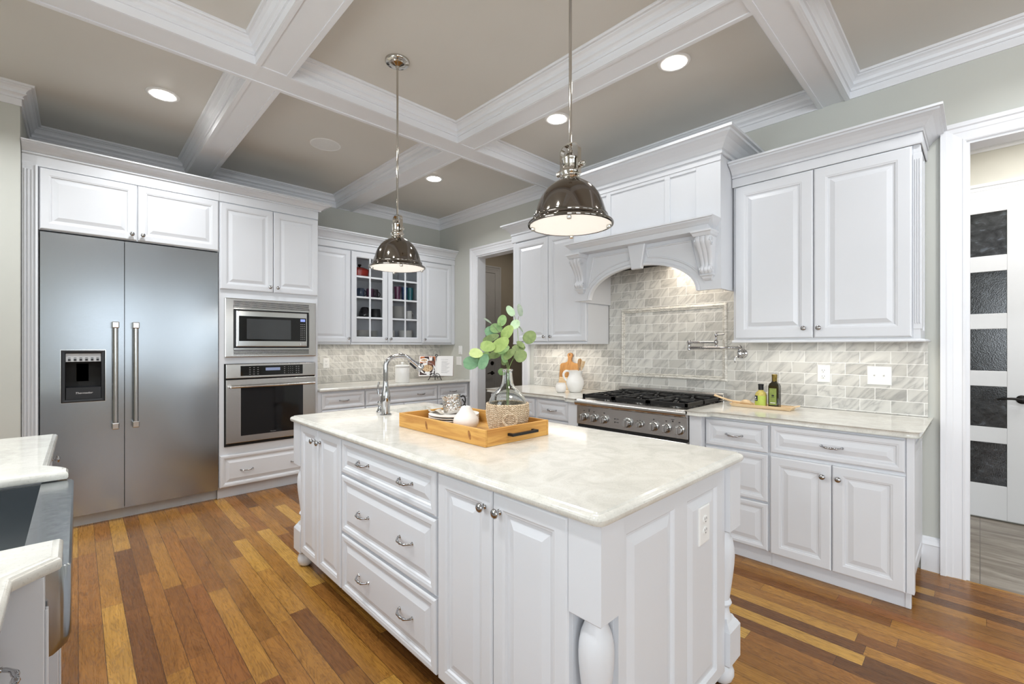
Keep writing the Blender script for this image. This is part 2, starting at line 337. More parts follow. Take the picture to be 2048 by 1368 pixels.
# ------------------------------------------------------------------ mesh helpers
class MB:
    def __init__(s): s.v = []; s.f = []
    def add(s, vs, fs):
        o = len(s.v); s.v += [tuple(p) for p in vs]; s.f += [tuple(i+o for i in f) for f in fs]; return s
    def box(s, x0, x1, y0, y1, z0, z1):
        return s.add([(x0, y0, z0), (x1, y0, z0), (x1, y1, z0), (x0, y1, z0), (x0, y0, z1), (x1, y0, z1), (x1, y1, z1), (x0, y1, z1)],
                     [(0, 3, 2, 1), (4, 5, 6, 7), (0, 1, 5, 4), (1, 2, 6, 5), (2, 3, 7, 6), (3, 0, 4, 7)])
    def fbox(s, F, a0, a1, z0, z1, d0, d1):      # box in face space
        return s.loft([[F(a0, d0, z0), F(a1, d0, z0), F(a1, d0, z1), F(a0, d0, z1)], [F(a0, d1, z0), F(a1, d1, z0), F(a1, d1, z1), F(a0, d1, z1)]])
    def loft(s, loops, cap0=True, cap1=True, ring=False):
        n = len(loops[0]); vs = [p for L in loops for p in L]; fs = []
        R = len(loops)
        for i in range(R if ring else R-1):
            j = (i+1) % R
            for q in range(n):
                r = (q+1) % n; fs.append((i*n+q, i*n+r, j*n+r, j*n+q))
        if not ring:
            if cap0: fs.append(tuple(range(n))[::-1])
            if cap1: fs.append(tuple((R-1)*n+q for q in range(n)))
        return s.add(vs, fs)
    def lathe(s, prof, c=(0, 0, 0), seg=24, F=None, sx=1, sy=1):
        # prof [(r, h)] ; F(p, q, h) maps to world; default vertical axis
        if F is None: F = lambda p, q, h: (c[0]+p, c[1]+q, c[2]+h)
        loops = [[F(max(r, 1e-5)*sx*math.cos(2*PI*k/seg), max(r, 1e-5)*sy*math.sin(2*PI*k/seg), h) for k in range(seg)] for r, h in prof]
        return s.loft(loops)
    def tube(s, pts, r, seg=10, sx=1.0):
        pts = [Vector(p) for p in pts]; n = len(pts)
        rs = list(r) if isinstance(r, (list, tuple)) else [r]*n
        if 2 < n <= 9:      # round the bends
            np_, nr_ = [], []
            for i in range(n-1):
                p0, p1, p2, p3 = pts[max(i-1, 0)], pts[i], pts[i+1], pts[min(i+2, n-1)]
                for j in range(5):
                    q = j/5; np_.append(.5*((2*p1)+(p2-p0)*q+(2*p0-5*p1+4*p2-p3)*q*q+(3*p1-p0-3*p2+p3)*q**3)); nr_.append(rs[i]*(1-q)+rs[i+1]*q)
            pts = np_+[pts[-1]]; rs = nr_+[rs[-1]]; n = len(pts)
        T = [(pts[min(i+1, n-1)]-pts[max(i-1, 0)]).normalized() for i in range(n)]
        up = Vector((0, 0, 1)) if abs(T[0].z) < .9 else Vector((1, 0, 0))
        N = (up - T[0]*up.dot(T[0])).normalized(); loops = []
        for i in range(n):
            N = (N - T[i]*N.dot(T[i])).normalized(); B = T[i].cross(N)
            loops.append([pts[i] + (N*math.cos(2*PI*k/seg) + B*math.sin(2*PI*k/seg)*sx)*rs[i] for k in range(seg)])
        return s.loft(loops)
    def sweep(s, path, prof, F, closed=False):
        # path [(p,q)] in a plane, prof [(off, h)] closed polygon; off to the LEFT of travel; F(p,q,h)
        n = len(path); loops = []
        for i in range(n):
            P = Vector(path[i])
            a = Vector(path[i-1]) if (closed or i > 0) else None
            b = Vector(path[(i+1) % n]) if (closed or i < n-1) else None
            d1 = (P-a).normalized() if a is not None else None; d2 = (b-P).normalized() if b is not None else None
            if d1 is None: d1 = d2
            if d2 is None: d2 = d1
            n1 = Vector((-d1.y, d1.x)); n2 = Vector((-d2.y, d2.x)); m = n1+n2
            m = m/(m.dot(n1)) if m.length > 1e-6 else n1
            loops.append([F(P.x+m.x*o, P.y+m.y*o, h) for o, h in prof])
        return s.loft(loops, ring=closed)
    def slab(s, outline, loops, hole=None, rnd=None):
        # outline CCW list; loops [(inset, z)] from top to bottom
        if rnd:
            o2 = []
            for i, p in enumerate(outline):
                if i not in rnd: o2.append(p); continue
                P = Vector(p); a = (Vector(outline[i-1])-P).normalized(); b = (Vector(outline[(i+1) % len(outline)])-P).normalized()
                r = rnd[i]; A = P+a*r; B = P+b*r
                for q in range(7): u = q/6; o2.append(tuple(A*(1-u)**2+P*2*u*(1-u)+B*u*u))
            outline = o2
        n = len(outline); L = []
        for ins, z in loops:
            lp = []
            for i in range(n):
                P = Vector(outline[i]); a = Vector(outline[i-1]); b = Vector(outline[(i+1) % n])
                d1 = (P-a).normalized(); d2 = (b-P).normalized()
                n1 = Vector((-d1.y, d1.x)); n2 = Vector((-d2.y, d2.x)); m = n1+n2; m = m/m.dot(n1)
                lp.append((P.x+m.x*ins, P.y+m.y*ins, z))
            L.append(lp)
        if hole is None: return s.loft(L)
        s.loft(L, cap0=False, cap1=False)
        hx0, hx1, hy0, hy1 = hole
        h = [(hx0, hy0), (hx1, hy0), (hx1, hy1), (hx0, hy1)]
        zt, zb = loops[0][1], loops[-1][1]
        for lp, z in ((L[0], zt), (L[-1], zb)):
            m = len(lp); cx, cy = (hx0+hx1)/2, (hy0+hy1)/2
            near = lambda p: 0 if p[0] < cx and p[1] < cy else (1 if p[0] >= cx and p[1] < cy else (2 if p[0] >= cx else 3))
            mid = lambda p: near((p[0], p[1]))
            vs = list(lp) + [(x, y, z) for x, y in h]; fs = []
            for i in range(m):
                j = (i+1) % m; a, b = mid(lp[i]), mid(lp[j])
                fs.append((i, j, m+a) if a == b else (i, j, m+b, m+a))
            s.add(vs, fs)
        s.add([(x, y, zt) for x, y in h]+[(x, y, zb) for x, y in h], [(i, 4+i, 4+(i+1) % 4, (i+1) % 4) for i in range(4)])
        return s
    def sphere(s, c, r, seg=12, rings=8, sz=1.0):
        return s.lathe([(r*math.sin(PI*i/rings), -r*sz*math.cos(PI*i/rings)) for i in range(rings+1)], c, seg)

BASE = {}
def build(name, mb, mat, parent=None, base=None, smooth=0, bevel=0, seg=2):
    b = Vector(base if base is not None else (BASE[parent.name] if parent else (0, 0, 0)))
    me = bpy.data.meshes.new(name)
    me.from_pydata([Vector(p)-b for p in mb.v], [], mb.f)
    bm = bmesh.new(); bm.from_mesh(me); bmesh.ops.recalc_face_normals(bm, faces=bm.faces); bm.to_mesh(me); bm.free()
    mats = mat if isinstance(mat, (list, tuple)) else [mat]
    for m in mats: me.materials.append(m)
    if smooth:
        me.polygons.foreach_set('use_smooth', [True]*len(me.polygons))
        me.set_sharp_from_angle(angle=math.radians(smooth))
    o = bpy.data.objects.new(name, me); COL.objects.link(o)
    if parent: o.parent = parent
    else: o.location = b
    BASE[o.name] = tuple(b)
    if bevel:
        md = o.modifiers.new('bevel', 'BEVEL'); md.width = bevel; md.segments = seg; md.limit_method = 'ANGLE'; md.angle_limit = math.radians(40)
    return o
def tag(o, label=None, cat=None, group=None, kind=None):
    if label: o['label'] = label
    if cat: o['category'] = cat
    if group: o['group'] = group
    if kind: o['kind'] = kind
    return o
def thing(name, label, cat, loc, group=None):
    o = bpy.data.objects.new(name, None); COL.objects.link(o); o.location = loc; o.empty_display_size = .05
    BASE[o.name] = tuple(loc); return tag(o, label, cat, group)
def single(name, mb, mat, label, cat, base, group=None, **kw):
    return tag(build(name, mb, mat, None, base, **kw), label, cat, group)
def struct(name, mb, mat, **kw):
    return tag(build(name, mb, mat, None, (0, 0, 0), **kw), kind='structure')
def dup(root, loc, label=None, group=None, mats=None):
    r = root.copy(); COL.objects.link(r); r.location = loc; BASE[r.name] = tuple(loc)
    if label: r['label'] = label
    if group: r['group'] = group
    for ch in list(root.children):
        c = ch.copy(); COL.objects.link(c); c.parent = r; BASE[c.name] = tuple(loc)
        for g in list(ch.children):
            d = g.copy(); COL.objects.link(d); d.parent = c
    return r
def FS(Y0): return lambda a, d, z: (a, Y0-d, z)     # faces -Y
def FW(X0): return lambda a, d, z: (X0-d, a, z)     # faces -X
def FE(X0): return lambda a, d, z: (X0+d, a, z)     # faces +X
def ellipse(F, ca, cz, ra, rz, d, n=24): return [F(ca+ra*math.cos(2*PI*k/n), d, cz+rz*math.sin(2*PI*k/n)) for k in range(n)]

# ------------------------------------------------------------------ cabinet parts
def panel_loops(F, a0, a1, z0, z1, prof):
    return [[F(a0+i, d, z0+i), F(a1-i, d, z0+i), F(a1-i, d, z1-i), F(a0+i, d, z1-i)] for i, d in prof]
def raised(fr=.055, t=.02):
    return [(0, 0), (0, t-.006), (.0035, t-.002), (.008, t), (fr-.014, t), (fr-.009, t-.002), (fr-.004, t-.003), (fr, t-.009), (fr+.009, t-.010), (fr+.030, t-.003), (fr+.034, t-.0015)]
def knob(parent, F, a, z, d0=.02):
    g = lambda p, q, h: F(a+p, d0+h, z+q)
    prof = [(.0095, 0), (.0095, .002), (.006, .004), (.0045, .009), (.0055, .013), (.012, .017), (.0155, .021), (.0155, .024), (.012, .028), (.006, .0305), (0, .031)]
    return build('knob', MB().lathe(prof, F=g, seg=16), M['chrome'], parent, smooth=50)
def pull(parent, F, a, z, d0=.02, half=.047):
    mb = MB(); pts = []; rs = []
    n = 18
    for i in range(n+1):
        t = -1+2*i/n
        pts.append(F(a+half*1.05*t, d0+.006+.022*(1-abs(t)**3.5), z-.004*(1-t*t))); rs.append(.0036+.0022*(1-t*t)+.0010*math.cos(t*13)*(1 if abs(t) < .8 else 0))
    mb.tube(pts, rs, 8)
    for sgn in (-1, 1):
        mb.lathe([(.0075, 0), (.0075, .002), (.0045, .005), (.005, .010), (0, .011)], F=lambda p, q, h, s=sgn: F(a+s*half+p, d0+h, z+q), seg=10)
    return build('handle', mb, M['chrome'], parent, smooth=60)
def door(parent, F, a0, a1, z0, z1, kn=None, fr=.058, t=.02, name='door', d0=0.0):
    prof = [(i, d+d0) for i, d in raised(fr, t)]
    o = build(name, MB().loft(panel_loops(F, a0, a1, z0, z1, prof)), M['cab'], parent)
    if kn: knob(o, F, kn[0], kn[1], t+d0)
    return o
def drawer(parent, F, a0, a1, z0, z1, pulls=(), fr=.036, t=.02, zo=0):
    h = z1-z0; fr = min(fr, h*.28)
    o = build('drawer', MB().loft(panel_loops(F, a0, a1, z0, z1, raised(fr, t))), M['cab'], parent)
    for a in pulls: pull(o, F, a, (z0+z1)/2+zo, t-.002)
    return o
CROWN = [(0, 0), (.010, 0), (.012, .008), (.008, .014), (.016, .018), (.030, .034), (.048, .048), (.066, .056), (.074, .058), (.076, .066), (.088, .068), (.088, .078), (0, .078)]
def crown(z0, z1, out=.09): return [(o*out/.088, z0+(z1-z0)*h/.078) for o, h in CROWN]
PLAN = lambda p, q, h: (p, q, h)

# ------------------------------------------------------------------ the setting
XR, YB = 3.608, 5.18
ZC, ZS = 3.05, 2.915
struct('floor', MB().box(-3.2, 3.6, -4.7, 5.3, -.1, 0), M['planks'])
struct('floor_hall', MB().box(3.6, 6.4, -1.6, 5.4, -.1, 0), M['hall_tile'])
struct('ceiling', MB().box(-3.2, XR+.14, -4.8, 5.3, ZC, ZC+.12), M['ceil'])
# range wall with its two openings
mb = MB()
D1 = (3.565, 4.38, 2.445); D2 = (-.95, .053, 2.47)
for y0, y1, z0, z1 in ((-4.7, D2[0], 0, ZC), (D2[0], D2[1], D2[2], ZC), (D2[1], D1[0], 0, ZC), (D1[0], D1[1], D1[2], ZC), (D1[1], YB+.12, 0, ZC)):
    mb.box(XR, XR+.13, y0, y1, z0, z1)
struct('wall_right', mb, M['wall'])
struct('wall_back', MB().box(-.275, XR, YB, YB+.12, 0, ZC), M['wall'])
struct('wall_left', MB().box(-3.2, -.275, 4.44, 5.3, 0, ZC), M['wall_left'])
# sink wall with a window
mb = MB(); wy0, wy1, wz0, wz1 = 1.2, 2.3, 1.17, 2.27
for y0, y1, z0, z1 in ((-.2, wy0, 0, ZC), (wy1, 3.075, 0, ZC), (wy0, wy1, 0, wz0), (wy0, wy1, wz1, ZC)):
    mb.box(-.88, -.75, y0, y1, z0, z1)
mb.box(-3.2, -.88, 2.95, 3.075, 0, ZC)
struct('wall_sink', mb, M['wall'])
mb = MB()
for y0, y1, z0, z1 in ((-4.8, -2.8, 0, ZC), (-.2, 5.3, 0, ZC), (-2.8, -.2, 0, .84), (-2.8, -.2, 2.6, ZC)):
    mb.box(-3.3, -3.2, y0, y1, z0, z1)
struct('wall_far_left', mb, M['wall'])
mb = MB(); xs = [-3.2] + [v for w in REAR_WIN for v in w] + [XR]
for i in range(0, len(xs), 2): mb.box(xs[i], xs[i+1], -4.8, -4.7, 0, ZC)
for x0, x1 in REAR_WIN: mb.box(x0, x1, -4.8, -4.7, 0, .84); mb.box(x0, x1, -4.8, -4.7, 2.6, ZC)
struct('wall_rear', mb, M['wall'])
def window(n, axis, c, a0, a1, z0, z1, cols, rows):
    F = (lambda a, d, z: (a, c+d, z)) if axis == 'x' else (lambda a, d, z: (c+d, a, z))
    mb = MB()
    mb.fbox(F, a0, a0+.05, z0, z1, 0, .06); mb.fbox(F, a1-.05, a1, z0, z1, 0, .06)
    mb.fbox(F, a0+.05, a1-.05, z0, z0+.05, 0, .06); mb.fbox(F, a0+.05, a1-.05, z1-.05, z1, 0, .06)
    for i in range(1, cols): x = a0+(a1-a0)*i/cols; mb.fbox(F, x-.011, x+.011, z0+.05, z1-.05, .02, .045)
    for i in range(1, rows): z = z0+(z1-z0)*i/rows; mb.fbox(F, a0+.05, a1-.05, z-.011, z+.011, .021, .044)
    return struct('window_%d' % n, mb, M['trim'])
for i, (x0, x1) in enumerate(REAR_WIN): window(i+1, 'x', -4.76, x0, x1, .84, 2.6, 4, 4)
window(4, 'y', -.84, wy0, wy1, wz0, wz1, 3, 3)
window(5, 'y', -3.28, -2.8, -.2, .84, 2.6, 6, 4)  # unseen side window, added for the strong light from the left

# beams: A, D run along X; B, C along Y
AX = (2.862, 3.052); DX = (.592, .752); BX = (.735, .912); CX_ = (2.163, 2.341); EX = (-.80, -.62); GX = (-1.67, -1.49)
def beam_x(n, y0, y1, x0=-3.2):
    mb = MB().box(x0, XR, y0, y1, ZS+.006, ZC)
    for a, b in ((y0, y0+.02), (y1-.02, y1)): mb.box(x0, XR, a, b, ZS, ZS+.0075)
    struct('trim_%d' % n, mb, M['trim'])
def beam_y(n, x0, x1, segs):
    mb = MB()
    for y0, y1 in segs:
        mb.box(x0, x1, y0, y1, ZS+.006, ZC)
        for a, b in ((x0, x0+.02), (x1-.02, x1)): mb.box(a, b, y0, y1, ZS, ZS+.0075)
        for a, b in ((y0, y0+.012), (y1-.012, y1)): mb.box(x0+.02, x1-.02, a, b, ZS, ZS+.0075)
    struct('trim_%d' % n, mb, M['trim'])
beam_x(1, *AX); beam_x(2, *DX); beam_x(3, *GX)
SEG = [(AX[1], YB), (DX[1], AX[0]), (GX[1], DX[0])]
beam_y(4, BX[0], BX[1], SEG); beam_y(5, CX_[0], CX_[1], SEG); beam_y(6, EX[0], EX[1], SEG[1:])
CC = [(0, ZS+.001), (.008, ZS+.001), (.008, ZS+.046), (.017, ZS+.046), (.017, ZS+.055), (.012, ZS+.057), (.014, ZS+.064), (.024, ZS+.072), (.032, ZS+.076), (.032, ZS+.081), (.027, ZS+.083), (.031, ZS+.096), (.041, ZS+.108), (.054, ZS+.115), (.054, ZS+.121), (.068, ZS+.121), (.071, ZS+.127), (.071, ZC), (0, ZC)]
def coffer(n, path): struct('trim_%d' % n, MB().sweep(path, CC, PLAN, closed=True), M['trim'])
def rect(x0, x1, y0, y1): return [(x0, y0), (x1, y0), (x1, y1), (x0, y1)]
coffer(7, [(-3.19, AX[1]), (BX[0], AX[1]), (BX[0], YB), (-.275, YB), (-.275, 4.44), (-3.19, 4.44)])
coffer(8, rect(BX[1], CX_[0], AX[1], YB)); coffer(9, rect(CX_[1], XR, AX[1], YB))
coffer(10, rect(EX[1], BX[0], DX[1], AX[0])); coffer(11, rect(BX[1], CX_[0], DX[1], AX[0])); coffer(12, rect(CX_[1], XR, DX[1], AX[0]))
coffer(13, rect(EX[1], BX[0], GX[1], DX[0])); coffer(14, rect(BX[1], CX_[0], GX[1], DX[0])); coffer(15, rect(CX_[1], XR, GX[1], DX[0]))
# casings round the openings
CAS = [(0, 0), (0, .011), (.006, .015), (.014, .015), (.018, .012), (.052, .017), (.056, .020), (.078, .022), (.084, .030), (.106, .032), (.106, 0)]
def casing(n, y0, y1, z, x, sgn=-1, mat='trim'):
    F = lambda p, q, h: (x+sgn*h, p, q)
    struct('trim_%d' % n, MB().sweep([(y0, 0), (y0, z), (y1, z), (y1, 0)], CAS, F), M[mat])
casing(16, D1[0], D1[1], D1[2], XR); casing(17, D2[0], D2[1], D2[2], XR)
mb = MB()      # jamb linings
for y0, y1, z in (D1, D2):
    mb.box(XR-.001, XR+.131, y0, y0+.014, 0, z); mb.box(XR-.001, XR+.131, y1-.014, y1, 0, z); mb.box(XR-.001, XR+.131, y0+.014, y1-.014, z-.014, z)
struct('trim_18', mb, M['trim'])
BB = [(0, 0), (.016, 0), (.016, .15), (.02, .155), (.013, .175), (.010, .19), (0, .198)]
struct('baseboard_right', MB().sweep([(XR, .159), (XR, .243)], [(o, h) for o, h in BB], PLAN), M['trim'])
struct('baseboard_left', MB().sweep([(-.275, 4.44), (-3.1, 4.44)], BB, PLAN), M['trim'])

# halls
mb = MB(); mb.box(5.02, 5.14, -1.6, .62, 0, 2.87); mb.box(XR+.13, 5.02, .50, .62, 0, 2.87); mb.box(XR+.13, 5.02, -1.6, -1.48, 0, 2.87)
struct('wall_hall_right', mb, M['hall_beige'])
struct('ceiling_hall_right', MB().box(XR+.13, 5.14, -1.6, .62, 2.87, 2.95), M['trim'])
struct('trim_19', MB().sweep([(5.02, -1.48), (5.02, .50), (XR+.13, .50)], [(o*.8, 2.81+(h-ZS)*.44) for o, h in CC], PLAN), M['trim'])
mb = MB(); mb.box(XR+.13, 6.4, 5.2, 5.32, 0, ZC); mb.box(6.3, 6.4, 2.9, 5.2, 0, ZC); mb.box(XR+.13, 6.3, 2.8, 2.9, 0, ZC)
struct('wall_hall_left', mb, M['hall_wall'])
struct('ceiling_hall_left', MB().box(XR+.13, 6.4, 2.8, 5.32, ZC, ZC+.1), M['ceil'])
# glazed hall door (five rain-glass panes)
F = FW(5.02); casing(20, -.30, .44, 2.455, 5.02)
panes = [(2.335, 2.005), (1.885, 1.565), (1.448, 1.130), (1.013, .702), (.585, .265)]
mb = MB(); dy0, dy1, px0, px1 = -.295, .435, -.140, .30
mb.fbox(F, dy0, px0, .012, 2.45, .0, .03); mb.fbox(F, px1, dy1, .012, 2.45, .0, .03)
zs = [2.45] + [z for p in panes for z in p] + [.012]
for i in range(0, len(zs), 2): mb.fbox(F, px0, px1, zs[i+1], zs[i], .0, .03)
dr = struct('door_2', mb, M['trim'], bevel=.003)
for zt, zb in panes: build('pane', MB().fbox(F, px0, px1, zb, zt, .004, .012), M['rain_glass'], dr)
mb = MB().lathe([(.032, 0), (.032, .006), (.026, .010), (.012, .012), (.012, .04), (0, .041)], F=lambda p, q, h: F(-.215+p, .03+h, .925+q), seg=20)
mb.tube([F(-.215, .065, .925), F(-.17, .068, .93), F(-.12, .066, .925), F(-.09, .064, .918)], [.010, .009, .008, .006], 10)
build('door_handle', mb, M['bronze'], dr, smooth=50)
# grey panelled hall door seen through the far opening
F = FS(5.2)
struct('trim_21', MB().sweep([(4.64, 0), (4.64, 2.44), (3.80, 2.44), (3.80, 0)][::-1], CAS, lambda p, q, h: (p, 5.2-h, q)), M['door_grey'])
dr = struct('door_1', MB().fbox(F, 3.805, 4.635, .01, 2.435, 0, .012), M['door_grey'])
def arch_panel(a0, a1, z0, z1, rise, prof):
    L = []
    for i, d in prof:
        pts = [F(a0+i, d, z0+i), F(a1-i, d, z0+i), F(a1-i, d, z1-i)]
        for k in range(1, 12):
            t = k/12; pts.append(F(a1-i-(a1-a0-2*i)*t, d, z1-i+rise*math.sin(PI*t)))
        pts.append(F(a0+i, d, z1-i)); L.append(pts)
    return MB().loft(L)
P_ = [(0, .0115), (0, .018), (.02, .018), (.03, .013), (.05, .02)]
build('door_panel', arch_panel(3.93, 4.51, 1.20, 2.10, .16, P_), M['door_grey'], dr)
build('door_panel', arch_panel(3.93, 4.51, .2, .80, .0, P_), M['door_grey'], dr)
mb = MB().lathe([(.03, 0), (.03, .006), (.012, .01), (.012, .045), (0, .046)], F=lambda p, q, h: F(4.575+p, .012+h, .91+q), seg=18)
mb.tube([F(4.575, .052, .91), F(4.50, .056, .915), F(4.45, .052, .905)], [.011, .009, .006], 8)
build('door_handle', mb, M['bronze'], dr, smooth=50)
build('deadbolt', MB().lathe([(.032, 0), (.030, .012), (.012, .016), (0, .017)], F=lambda p, q, h: F(4.575+p, .012+h, 1.06+q), seg=18), M['bronze'], dr, smooth=50)

# tiled backsplashes
struct('trim_22', MB().box(1.71, XR, YB-.013, YB, .90, 1.345), M['tile_x'])
mb = MB()
for y0, y1, z0, z1 in ((.212, 1.185, .90, 1.352), (1.185, 2.415, .90, 2.02), (2.415, 3.385, .90, 1.345)): mb.box(XR-.013, XR, y0, y1, z0, z1)
struct('trim_23', mb, M['tile_y'])
FR = [(0, 0), (0, .004), (.004, .010), (.008, .010), (.012, .006), (.016, .014), (.024, .016), (.032, .012), (.036, .004), (.036, 0)]
struct('trim_24', MB().sweep([(1.381, 1.081), (2.244, 1.081), (2.244, 1.614), (1.381, 1.614)][::-1], FR, lambda p, q, h: (XR-.013-h, p, q), closed=True), M['marble_trim'])

# ------------------------------------------------------------------ tall run on the fridge wall (faces -Y)
YT = 4.53
F = FS(YT)
# cabinet over the fridge, with its fluted pilaster and side panels
t = thing('fridge_cabinet', 'white two-door cabinet above the stainless fridge with a fluted side pilaster', 'cabinet', (.34, 4.86, 0))
mb = MB().box(-.194, .873, YT, YB-.002, 2.128, 2.64); mb.box(-.272, -.194, 4.56, YB-.002, 0, 2.64); mb.box(.868, .873, YT+.02, YB-.002, 0, 2.128)
build('body', mb, M['cab'], t)
mb = MB(); mb.fbox(F, -.272, -.196, 0, 2.565, -.03, .018)
for a in (-.262, -.246, -.228): mb.fbox(F, a, a+.008, .02, 2.53, .018, .024)
mb.fbox(F, -.208, -.196, 0, 2.565, .018, .028)
build('pilaster', mb, M['cab'], t, bevel=.002)
build('frieze', MB().fbox(F, -.272, .873, 2.562, 2.64, 0, .014), M['cab'], t)
door(t, F, -.188, .331, 2.132, 2.556, (.302, 2.175)); door(t, F, .337, .868, 2.132, 2.556, (.366, 2.175))
# fridge
t = thing('refrigerator', 'tall stainless side-by-side fridge with ice and water dispenser in its left door', 'fridge', (.34, 4.85, 0))
build('body', MB().box(-.186, .866, 4.575, 5.15, .085, 2.115), M['dark_gap'], t)
build('kick_plate', MB().box(-.186, .866, 4.585, 4.62, 0, .082), M['grey_panel'], t)
def fridge_door(x0, x1, cut=None):
    mb = MB()
    if cut:
        cx0, cx1, cz0, cz1 = cut
        mb.box(x0, cx0, 4.522, 4.572, .088, 2.116); mb.box(cx1, x1, 4.522, 4.572, .088, 2.116)
        mb.box(cx0, cx1, 4.522, 4.572, .088, cz0); mb.box(cx0, cx1, 4.522, 4.572, cz1, 2.116)
    else: mb.box(x0, x1, 4.522, 4.572, .088, 2.116)
    return build('door', mb, M['steel'], t)
dl = fridge_door(-.187, .2565, (-.084, .149, .912, 1.288)); dr_ = fridge_door(.2605, .867)
for d, x in ((dl, .204), (dr_, .321)):
    h = build('handle', MB().tube([(x, 4.462, .74), (x, 4.462, 1.46)], .0165, 18), M['steel_bright'], d, smooth=40)
    for z in (.70, 1.452): build('handle_bracket', MB().box(x-.021, x+.021, 4.44, 4.523, z, z+.048), M['steel_bright'], h, bevel=.006)
mb = MB()
mb.sweep([(-.084, .912), (.149, .912), (.149, 1.288), (-.084, 1.288)], [(0, 0), (0, .006), (.006, .010), (.020, .008), (.024, .002), (.024, -.06), (0, -.06)], lambda p, q, h: (p, 4.522-h, q), closed=True)
mb.box(-.084, .149, 4.60, 4.61, .91, 1.29)
dp = build('dispenser', mb, M['black_plastic'], dl)
build('dispenser_rim', MB().sweep([(-.088, .908), (.153, .908), (.153, 1.292), (-.088, 1.292)], [(0, 0), (0, .005), (.004, .005), (.004, 0)], lambda p, q, h: (p, 4.522-h, q), closed=True), M['steel_bright'], dp)
mb = MB(); mb.box(-.060, .125, 4.523, 4.598, 1.205, 1.264)
build('control_strip', mb, M['grey_panel'], dp)
mb = MB()
for i in range(6): x = -.042+i*.030; mb.box(x-.007, x+.007, 4.520, 4.526, 1.212, 1.226)
for i in range(6): x = -.042+i*.030; mb.box(x-.007, x+.007, 4.5215, 4.526, 1.232, 1.2345)
build('buttons', mb, M['black_plastic'], dp)
build('drip_tray', MB().loft([[(-.058, 4.516, .935), (.125, 4.516, .935), (.125, 4.516, 1.018), (-.058, 4.516, 1.018)], [(-.058, 4.599, .935), (.125, 4.599, .935), (.125, 4.599, 1.03), (-.058, 4.599, 1.03)]]), M['black_plastic'], dp)
build('paddle', MB().box(-.005, .060, 4.575, 4.598, 1.06, 1.19), M['rubber'], dp)
def text(s, parent, F, a, z, size, mat, d=.0006, name='lettering', shear=0.0):
    c = bpy.data.curves.new('txt', 'FONT'); c.body = s; c.size = size; c.align_x = 'CENTER'; c.extrude = .0003; c.shear = shear
    tmp = bpy.data.objects.new('txt', c); COL.objects.link(tmp)
    dg = bpy.context.evaluated_depsgraph_get(); dg.update()
    me = bpy.data.meshes.new_from_object(tmp.evaluated_get(dg))
    flip = 1
    mb = MB(); mb.add([F(a+flip*v.co.x, d+v.co.z, z+v.co.y) for v in me.vertices], [tuple(p.vertices) for p in me.polygons])
    bpy.data.objects.remove(tmp); bpy.data.curves.remove(c); bpy.data.meshes.remove(me)
    return build(name, mb, mat, parent)
M['silver_ink'] = plain('silver_lettering', rgb(215, 215, 215), .4)
M['dark_ink'] = plain('dark_lettering', rgb(50, 48, 46), .5)
text('Thermador', dp, FS(4.516), .034, .972, .020, M['silver_ink'], shear=.25)
# oven tower
t = thing('oven_tower_cabinet', 'tall white cabinet tower holding the wall oven and built-in microwave', 'cabinet', (1.29, 4.86, 0))
build('body', MB().box(.8745, 1.705, YT, YB-.002, .10, 2.64), M['cab'], t)
build('toe_kick', MB().box(.8745, 1.705, 4.565, 4.60, 0, .10), M['kick'], t)
build('frieze', MB().fbox(F, .8745, 1.705, 2.562, 2.64, 0, .014), M['cab'], t)
door(t, F, .880, 1.297, 1.810, 2.553, (1.268, 1.855)); door(t, F, 1.303, 1.702, 1.810, 2.553, (1.332, 1.855))
drawer(t, F, .880, 1.702, .098, .374, (1.082, 1.50), zo=-.005)
o = single('crown_moulding', MB().sweep([(1.719, YB-.01), (1.719, YT-.014), (-.272, YT-.014)], crown(2.638, 2.708), PLAN), M['cab'], 'white crown moulding running along the tops of the fridge cabinet and oven tower', 'moulding', (.7, 4.5, 2.638))
# microwave
F4 = FS(4.53)
t = thing('microwave', 'stainless built-in microwave with louvred trim above the wall oven', 'microwave', (1.29, 4.6, 1.22))
mb = MB().fbox(F4, .911, 1.672, 1.222, 1.735, 0, .016)
mb.sweep([(.911, 1.222), (1.672, 1.222), (1.672, 1.735), (.911, 1.735)], [(0, .016), (0, .04), (.006, .042), (.062, .042), (.066, .038), (.066, .016)], lambda p, q, h: (p, 4.53-h, q), closed=True)
build('trim_frame', mb, M['steel_range'], t)
for z0, z1 in ((1.655, 1.713), (1.243, 1.286)):
    v = build('vent', MB().fbox(F4, .975, 1.606, z0, z1, .016, .0425), M['dark_gap'], t)
    mb = MB(); n = 6 if z1-z0 > .05 else 4
    for i in range(n): z = z0+.003+(z1-z0-.004)*i/n; mb.fbox(F4, .975, 1.606, z, z+.0045, .0425, .046)
    build('louvre', mb, M['steel_range'], v)
for z in (1.641, 1.287): build('rail', MB().fbox(F4, .975, 1.606, z, z+.013, .016, .048), M['steel_bright'], t)
build('recess', MB().fbox(F4, .977, 1.604, 1.300, 1.641, .016, .03), M['black_plastic'], t)
dm = build('door', MB().fbox(F4, .992, 1.585, 1.313, 1.630, .03, .058), M['steel_bright'], t, bevel=.006)
build('window', MB().fbox(F4, 1.012, 1.512, 1.363, 1.583, .058, .0595), M['black_glass'], dm)
build('window_mesh', MB().fbox(F4, 1.072, 1.438, 1.381, 1.560, .0595, .0598), plain('grey_mesh_glass', rgb(62, 64, 66), .08), dm)
cp = build('control_panel', MB().fbox(F4, 1.512, 1.575, 1.363, 1.583, .058, .0597), M['black_glass'], t)
build('display', MB().fbox(F4, 1.523, 1.565, 1.549, 1.573, .0597, .0602), M['lcd'], cp)
mb = MB()
